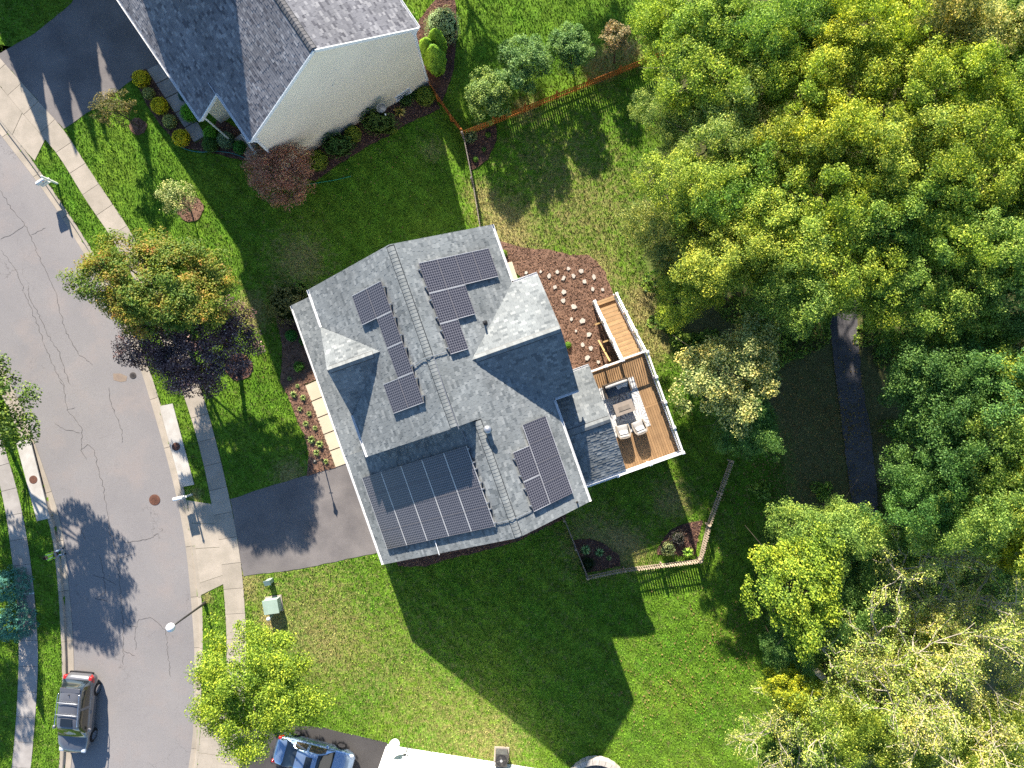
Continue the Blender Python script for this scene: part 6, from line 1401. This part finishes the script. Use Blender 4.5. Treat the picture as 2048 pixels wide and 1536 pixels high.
unique_tree('plum_tree', 'dark purple plum tree below the orange-tinged maple', 376, 682, 3.8, (3.9, 2.9, 1.6), 44000, 220, 'leaf_plum', 71, (478, 734), leaf=(.08, .14), rc=(.1, .2))
unique_tree('maple_tree', 'bright yellow-green street maple at the bottom driveway', 508, 1378, 4.8, (3.85, 3.4, 2.0), 58000, 240, 'leaf', 23, (520, 1395), (.20, .25, .026), (.06, .13), rc=(.09, .21), lumpy=.5)
unique_tree('street_tree', 'green street tree hanging in from the far side of the street', -82, 795, 5.0, (4.2, 3.0, 2.2), 26000, 160, 'leaf', 24, (-20, 800), (.105, .15, .03))
unique_tree('street_tree', 'green street tree beyond the far pavement', -330, 1010, 6.0, (3.6, 3.0, 2.2), 12000, 100, 'leaf', 44, (-60, 960), (.105, .15, .03))
unique_tree('bronze_shrub_tree', 'sparse bronze-green shrub tree in the small mulch ring', 232, 220, 2.2, (1.35, 1.0, 1.15), 3600, 70, 'leaf', 25, (278, 254), (.13, .105, .045), (.06, .11), .7, r0=.05)
unique_tree('ball_tree', 'small clipped ball tree with pale cream-green leaves', 352, 395, 2.1, (1.12, 1.0, .85), 5200, 90, 'leaf_var', 26, (383, 422), (.75, .8, .9), (.05, .09), .8, r0=.05, rc=(.2, .3), lumpy=.08)
unique_tree('red_maple', 'round maroon Japanese maple at the corner of the beige house', 563, 345, 2.2, (2.05, 1.9, 1.6), 22000, 220, 'leaf_red', 27, (575, 350), (1, 1, 1), (.06, .11), .6, r0=.07, rc=(.16, .24), lumpy=.1)
for k, (px, py, z, r, n, bp, col, lab) in enumerate(((976,197,.2,1.5,12000,(990,222),(.19,.24,.075),'pale green round tree nearest the orange fence corner'),(1044,132,.4,1.7,15000,(1046,160),(.13,.20,.075),'blue-green round tree second along the orange fence'),(1138,97,.3,1.4,12000,(1143,130),(.13,.20,.07),'blue-green round tree third along the orange fence'),(1229,76,.2,.95,3600,(1228,125),(.26,.19,.12),'thin reddish young tree last along the orange fence'))):
    unique_tree('garden_tree', lab, px, py, z, (r, r, r * .95), int(n * 1.3), 120, 'leaf', 30 + k, bp, col, (.06, .12), .6, r0=.06, rc=(.13, .26), lumpy=.3)

# clipped shrubs and balls
def ball_mesh(seed, n, leaf=(.035, .07), jag=.06, flatb=.0):
    rng = np.random.default_rng(seed); d = rng.normal(size=(n, 3)); d /= np.linalg.norm(d, axis=1, keepdims=True); d[:, 2] = np.where(d[:, 2] < -.5, -d[:, 2], d[:, 2])
    az, el = np.arctan2(d[:, 1], d[:, 0]), d[:, 2]
    lump = 1 + jag * (np.sin(3 * az + seed) * .5 + np.sin(7 * az + 5 * el + seed) * .5 + np.sin(4 * el * 3 + seed)) ; r = lump * (1 - np.abs(rng.normal(size=n)) * .07)
    return d * r[:, None], d + rng.normal(size=(n, 3)) * .5
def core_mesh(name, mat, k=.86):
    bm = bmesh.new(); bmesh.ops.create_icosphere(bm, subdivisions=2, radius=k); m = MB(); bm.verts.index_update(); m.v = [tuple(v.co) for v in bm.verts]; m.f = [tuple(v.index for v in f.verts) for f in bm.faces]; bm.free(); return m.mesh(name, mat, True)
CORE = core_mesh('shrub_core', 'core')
BALLS = {}
def shrub(px, py, r, col, label, mat='leaf_small', hk=.85, n=2600, leaf=(.06, .13), jag=.06, name='shrub', ry=None, cat='shrub', group=None, zk=.75):
    """r in photo pixels; leaf size relative to a unit ball"""
    key = (mat, n, leaf, jag); v = BALLS.setdefault(key, [])
    if len(v) < 2:
        C, nr = ball_mesh(len(BALLS) * 5 + len(v), n, jag=jag); rng = np.random.default_rng(len(BALLS) + 50 * len(v)); v.append(leaves('foliage_' + mat, C, nr, rng.uniform(*leaf, n), mat, rng=rng))
    g = G(px, py); R = r / 32.5; h_ = R * hk; c = P(px, py, g.z + h_ * zk); g.x, g.y = c.x, c.y; g.z = terr(g.x, g.y)
    t = thing(name, label, cat, g, random.uniform(0, 6.28) if not ry else random.uniform(-.1, .1), group)
    sc = (R, (ry / 32.5) if ry else R, h_)
    o = piece('foliage', random.choice(v), t, (0, 0, h_ * .8), (0, 0, 0), sc); o.color = (*col, 1); piece('solid_core', CORE, t, (0, 0, h_ * .8), (0, 0, 0), sc); return t
gold, var = 'leaf_gold', 'leaf_var'
ONE = (1, 1, 1)
shrub(283,158,17,ONE,'gold-flowered round shrub at the driveway end of the bed',gold); shrub(320,212,17,ONE,'gold-flowered round shrub in the middle of the yellow row',gold); shrub(363,276,17,ONE,'gold-flowered round shrub at the hose end of the row',gold)
shrub(298,187,12,ONE,'cream variegated ball between the first two gold shrubs',var); shrub(340,243,14,ONE,'cream variegated ball between the last two gold shrubs',var)
shrub(381,226,19,(.10,.25,.02),'bright green clipped ball under the neighbour gutter'); shrub(423,267,16,(.10,.24,.02),'bright green clipped ball at the end of the shaded walk'); shrub(421,289,16,(.06,.12,.03),'speckled darker ball touching the bright green one')
shrub(452,281,17,(.14,.19,.13),'grey-green clipped ball beside the entry steps'); shrub(480,295,14,(.05,.15,.03),'dark green ball nearest the maroon maple'); shrub(520,291,9,(.06,.11,.05),'tiny dark ball at the foot of the corner board')
shrub(322,118,9,(.03,.07,.04),'dark low plant under the neighbour gutter by the driveway'); shrub(368,192,11,(.05,.11,.08),'blue-green plant under the neighbour gutter')
shrub(636,322,20,(.17,.21,.03),'lime shrub beside the maroon maple on the gable wall'); shrub(676,292,30,(.055,.105,.03),'dark loose shrub under the gable wall',jag=.16,ry=22); shrub(706,269,17,(.18,.21,.03),'lime round shrub in the middle of the gable bed')
shrub(757,246,36,(.08,.12,.03),'wide green shrub below the satellite dish',jag=.16,ry=22); shrub(812,200,13,(.07,.13,.04),'leafy plant under the basement window',jag=.2); shrub(850,193,20,(.15,.19,.03),'lime shrub at the fence end of the gable bed'); shrub(782,262,14,(.19,.23,.03),'low lime plant on the lawn edge of the gable bed',hk=.35,ry=7); shrub(830,190,11,(.06,.11,.03),'small dark plant beside the end lime shrub',jag=.2)
shrub(886,54,34,(.26,.31,.20),'large pale silvery shrub behind the clipped evergreens',hk=.9,jag=.12,n=4200,leaf=(.05,.10))
# messy shrub at the front corner of the solar house
shrub(576,606,38,(.13,.115,.045),'straggly olive-brown shrub at the front corner of the solar house',jag=.28,n=2400,leaf=(.07,.15),hk=.8); shrub(600,580,16,(.14,.2,.04),'lighter sprig shrub behind the straggly one',jag=.3,n=1400,leaf=(.1,.2)); shrub(548,600,14,(.16,.21,.04),'small yellow-green sprig shrub on the lawn side of the straggly one',jag=.3,n=1400,leaf=(.1,.2))
shrub(583,671,12,(.05,.17,.035),'small bright green cushion plant in the front bed'); shrub(607,682,9,(.06,.15,.03),'tiny green plant tucked under the front gutter'); shrub(598,733,10,(.07,.17,.03),'small leafy green plant above the cream walk',jag=.2)
shrub(1006,508,9,(.16,.24,.03),'small lime bush at the back corner of the solar house'); shrub(1136,690,7,(.12,.22,.03),'little lime plant beside the wing wall')
shrub(941,274,12,(.22,.25,.14),'pale speckled bush at the orange fence corner',jag=.2,n=1200,leaf=(.12,.22)); shrub(976,270,6,(.12,.22,.04),'small green plant by the long orange fence'); shrub(951,319,6,(.12,.22,.04),'small green plant at the tip of the triangular bed'); shrub(968,299,5,(.08,.16,.04),'tiny plant in the middle of the triangular bed')
shrub(1336,1098,13,(.24,.26,.14),'pale flowering bush inside the pointed fence corner',jag=.25,n=900,leaf=(.14,.26)); shrub(1355,1075,14,(.09,.075,.085),'dull purple bush in the pointed fence corner',jag=.25,n=1100,leaf=(.1,.2))
shrub(1175,1127,14,(.02,.035,.015),'very dark bush in the shaded fence corner',jag=.2)
# woodland-edge undergrowth, too mixed to count
rng = np.random.default_rng(77); EG = [(1330,640,30),(1370,690,30),(1330,560,40),(1400,700,40),(1500,720,50),(1560,690,50),(1750,660,40),(1800,690,50),(1520,980,20),(1560,1080,40),(1640,1180,60),(1720,1140,60),(1560,1230,40),(1600,1330,50),(1660,1300,60),(1580,1440,40),(1540,1500,30),(1700,1380,80),(1850,1150,60),(1980,1180,60),(1780,1000,30),(1790,860,30),(1960,690,70),(1880,680,60),(1500,620,50),(1620,640,50),(1310,330,25),(1330,410,35),(1620,1500,60),(1780,1300,60),(1640,980,20),(1800,1100,40)]
Cs = []; Ns = []
for px, py, r in EG:
    g = G(px, py); R = r / 32; n = int(420 * R * R + 200); a = rng.uniform(0, 6.28, n); q = R * np.sqrt(rng.random(n)) * (1 + .3 * np.sin(3 * a + px)); x = g.x + q * np.cos(a); y = g.y + q * np.sin(a)
    hh = np.maximum(.15, 1.1 * (1 - (q / (1.3 * R)) ** 2)) * (.6 + .5 * np.sin(x * 2.1 + py) * np.sin(y * 2.3 + px)); z = terr_np(x, y) + np.abs(hh) * rng.random(n) ** .4
    Cs.append(np.stack([x, y, z], 1)); Ns.append(rng.normal(size=(n, 3)) * .6 + np.array([0, 0, .9]))
C = np.concatenate(Cs); o = bpy.data.objects.new('undergrowth', leaves('undergrowth', C, np.concatenate(Ns), rng.uniform(.12, .24, len(C)), 'leaf', rng=rng)); COL.objects.link(o); o.color = (.15, .21, .04, 1); tag(o, 'mixed leafy undergrowth along the woodland edge and footpath', 'undergrowth', kind='stuff')

# arborvitae trio: upright flame-shaped columns with vertical sprays
def column_mesh(seed, n):
    rng = np.random.default_rng(seed); t = rng.random(n) ** .8; a = rng.uniform(0, 6.28, n)
    prof = np.sin(np.clip(t * .88 + .12, 0, 1) * np.pi) ** .55; r = prof * (1 + .07 * np.sin(6 * a + 3 * t) + .05 * np.sin(11 * a - 14 * t) + .04 * np.sin(23 * t + 4 * a)) * (1 - np.abs(rng.normal(size=n)) * .10)
    C = np.stack([r * np.cos(a), r * np.sin(a), t], 1); return leaves('foliage_column', C * np.array([.62, .62, 3.0]), np.stack([np.cos(a), np.sin(a), .35 + t], 1) + rng.normal(size=(n, 3)) * .35, rng.uniform(.06, .13, n), 'needle', rng=rng)
COLM = column_mesh(3, 7000)
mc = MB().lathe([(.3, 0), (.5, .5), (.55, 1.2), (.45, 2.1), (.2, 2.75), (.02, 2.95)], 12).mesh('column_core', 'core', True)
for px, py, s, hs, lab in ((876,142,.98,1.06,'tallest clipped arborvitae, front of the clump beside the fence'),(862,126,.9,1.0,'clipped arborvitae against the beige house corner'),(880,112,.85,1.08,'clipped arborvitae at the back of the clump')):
    g = G(px, py); t = thing('arborvitae', lab, 'conifer', g, random.uniform(0, 6), None); o = piece('foliage', COLM, t, (0, 0, .05), (0, 0, 0), (s, s, hs)); o.color = (.125, .205, .02, 1); piece('solid_core', mc, t, (0, 0, .05), (0, 0, 0), (s, s, hs))
# blue spruces on the far side of the street
def spruce_mesh(seed, n):
    rng = np.random.default_rng(seed); t = rng.random(n) ** 1.4; a = rng.uniform(0, 6.28, n); tier = (t * 9) % 1
    r = (1 - t) * (.72 + .28 * tier) * (.55 + .45 * rng.random(n) ** .4) * (1 + .12 * np.sin(9 * a + 4 * np.floor(t * 9)))
    C = np.stack([r * np.cos(a) * 1.4, r * np.sin(a) * 1.4, t * 3.0 + .1 - r * .25], 1); return leaves('foliage_spruce', C, np.stack([np.cos(a), np.sin(a), np.full(n, .9)], 1) + rng.normal(size=(n, 3)) * .4, rng.uniform(.09, .17, n), 'needle', aspect=.3, rng=rng)
SPR = spruce_mesh(9, 6000); mt_ = MB().tube([(0, 0, -.1), (0, 0, 2.7)], [.09, .02], 8).mesh('spruce_trunk', 'bark')
for px, py, s, lab in ((2, 1180, .95, 'upper blue spruce beyond the far pavement'), (10, 1255, 1.0, 'lower blue spruce beside the far pavement')):
    c = P(px, py, 1.2); t = thing('blue_spruce', lab, 'conifer', (c.x, c.y, 0), random.uniform(0, 6), None, (s, s, s)); o = piece('foliage', SPR, t); o.color = (.055, .15, .14, 1); piece('trunk', mt_, t)
# tall conifers beyond the top edge whose pointed shade reaches the driveway
mk_ = MB().lathe([(.5, .2), (1.0, .45), (.75, 1.2), (.4, 2.1), (.1, 2.9), (.01, 3.05)], 12).mesh('spruce_core', 'core', True)  # solid cone added inside the spruces so their shadow falls dense
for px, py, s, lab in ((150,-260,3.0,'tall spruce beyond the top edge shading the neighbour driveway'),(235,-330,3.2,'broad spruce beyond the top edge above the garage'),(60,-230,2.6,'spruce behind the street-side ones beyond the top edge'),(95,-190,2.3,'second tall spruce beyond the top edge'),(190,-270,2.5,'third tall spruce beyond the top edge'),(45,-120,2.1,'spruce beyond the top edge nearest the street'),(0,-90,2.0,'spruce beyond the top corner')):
    g = G(px, py); t = thing('spruce', lab, 'conifer', (g.x, g.y, 0), random.uniform(0, 6), 'spruces beyond the top edge', (s * .75, s * .75, s)); o = piece('foliage', SPR, t); o.color = (.05, .10, .04, 1); piece('trunk', mt_, t); piece('solid_core', mk_, t)
put_tree('garden_tree_beyond', 'leafy tree just beyond the top edge behind the beige house', 850, -400, 4.5, 95, BROAD[0], MG)
put_tree('garden_tree_beyond', 'leafy tree beyond the top edge beside the woods', 1110, -560, 5, 80, BROAD[2], MG)

# spiky tufts in the front bed
def tuft_mesh(seed, nb=46):
    rng = np.random.default_rng(seed); m = MB()
    for k in range(nb):
        a = rng.uniform(0, 6.28); L = rng.uniform(.6, 1.0); up = rng.uniform(.35, .9); w_ = .07; d = Vector((math.cos(a), math.sin(a), 0)); s = Vector((-d.y, d.x, 0)) * w_
        p0 = d * .05; p1 = d * L * .5 + Vector((0, 0, up * .75)); p2 = d * L + Vector((0, 0, up * .55)); i = len(m.v)
        m.v += [tuple(p0 - s * .6), tuple(p0 + s * .6), tuple(p1 + s), tuple(p1 - s), tuple(p2)]; m.f += [(i, i + 1, i + 2, i + 3), (i + 3, i + 2, i + 4)]
    return m.mesh('tuft_blades', 'leaf_var')
TUFT = [tuft_mesh(k) for k in range(3)]
TF = [(580,757,6,'small striped tuft at the top of the cream walk bed'),(596,772,6,'small striped tuft beside the first walk slab'),(589,789,9,'big striped tuft on the lawn side of the first slabs'),(607,795,8,'striped tuft close to the second walk slab'),(601,818,7,'striped tuft on the lawn side near the bed bend'),(619,827,7,'striped tuft beside the third walk slab'),(613,847,8,'striped tuft mid-bed above the biggest pair'),(631,856,7,'striped tuft beside the fourth walk slab'),(624,878,10,'largest striped tuft on the lawn side'),(641,888,10,'largest striped tuft on the walk side'),(634,905,9,'striped tuft just above the lantern post'),(653,923,7,'striped tuft beside the lantern post')]
for k, (px, py, r, lab) in enumerate(TF):
    g = G(px, py); R = r / 32.5; t = thing('ornamental_grass', lab, 'plant', g, random.uniform(0, 6), 'striped tufts in the front bed'); o = piece('blades', TUFT[k % 3], t, (0, 0, .05), (0, 0, 0), (R, R, R)); o.color = (.52, .66, .62, 1)
for px, py, r, col, lab in ((1170,1098,13,(.5,.8,.9,1),'blue-green spiky plant in the shaded fence-corner bed'),(1198,1103,12,(.5,.8,.9,1),'second blue-green spiky plant in the shaded fence-corner bed'),(1217,1115,7,(.5,.7,.8,1),'small spiky plant at the edge of the shaded bed'),(1374,1104,14,(.7,1.1,.5,1),'green spiky plant at the pointed fence corner'),(800,226,15,(1.0,.75,.6,1),'dry twiggy plant in the gable bed')):
    g = G(px, py); R = r / 32.5; t = thing('spiky_plant', lab, 'plant', g, random.uniform(0, 6)); o = piece('blades', TUFT[px % 3], t, (0, 0, .05), (0, 0, 0), (R, R, R)); o.color = col

# ------------------------------------------------------------------ lawn blades and fallen leaves
vx, vy = 33.0, 25.0; n = 620000
x = RNG.uniform(-vx, vx, n); y = RNG.uniform(-vy, vy, n); keep = ~inside(woods_xy, x, y)
for pl in EXCL:
    lo, hi = pl.min(0), pl.max(0); box = (x > lo[0]) & (x < hi[0]) & (y > lo[1]) & (y < hi[1]) & keep; ii = np.nonzero(box)[0]
    if len(ii): keep[ii] = ~inside(pl, x[ii], y[ii])
x, y = x[keep], y[keep]; n = len(x); z = terr_np(x, y); a = RNG.uniform(0, 6.28, n); L = RNG.uniform(.05, .11, n); wd = RNG.uniform(.016, .034, n); ln = RNG.uniform(.01, .06, n); b = RNG.uniform(0, 6.28, n)
dx, dy = np.cos(a), np.sin(a)
V = np.stack([np.stack([x - dx * wd, y - dy * wd, z], 1), np.stack([x + dx * wd, y + dy * wd, z], 1), np.stack([x + ln * np.cos(b), y + ln * np.sin(b), z + L], 1)], 1)
tn = tone_at(x, y); tn = np.repeat(tn[:, None, :], 3, 1)
o = bpy.data.objects.new('grass', rawmesh('grass', V.reshape(-1, 3), np.arange(3 * n).reshape(-1, 3), 'blade', tn.reshape(-1, 4))); COL.objects.link(o); tag(o, 'short mown lawn grass around the houses', 'grass', kind='stuff')
Cs = []
for px, py, r, k in ((1600,830,130,1500),(1700,850,60,420),(1540,960,80,300),(1420,1330,130,420),(1500,1250,90,260),(1450,1000,50,60),(1640,1000,90,320),(1700,980,40,120),(700,480,160,60),(760,330,90,50),(1320,1400,100,200),(560,700,60,30)):
    g = G(px, py); q = RNG.normal(size=(k, 2)) * r / 33 * .6; Cs.append(np.stack([g.x + q[:, 0], g.y + q[:, 1], terr_np(g.x + q[:, 0], g.y + q[:, 1]) + .075], 1))
C = np.concatenate(Cs); o = bpy.data.objects.new('fallen_leaves', leaves('fallen_leaves', C, RNG.normal(size=(len(C), 3)) * .25 + np.array([0, 0, 1]), RNG.uniform(.07, .15, len(C)), 'fallen')); COL.objects.link(o); tag(o, 'scattered yellow fallen leaves on grass and footpath', 'leaves', kind='stuff')
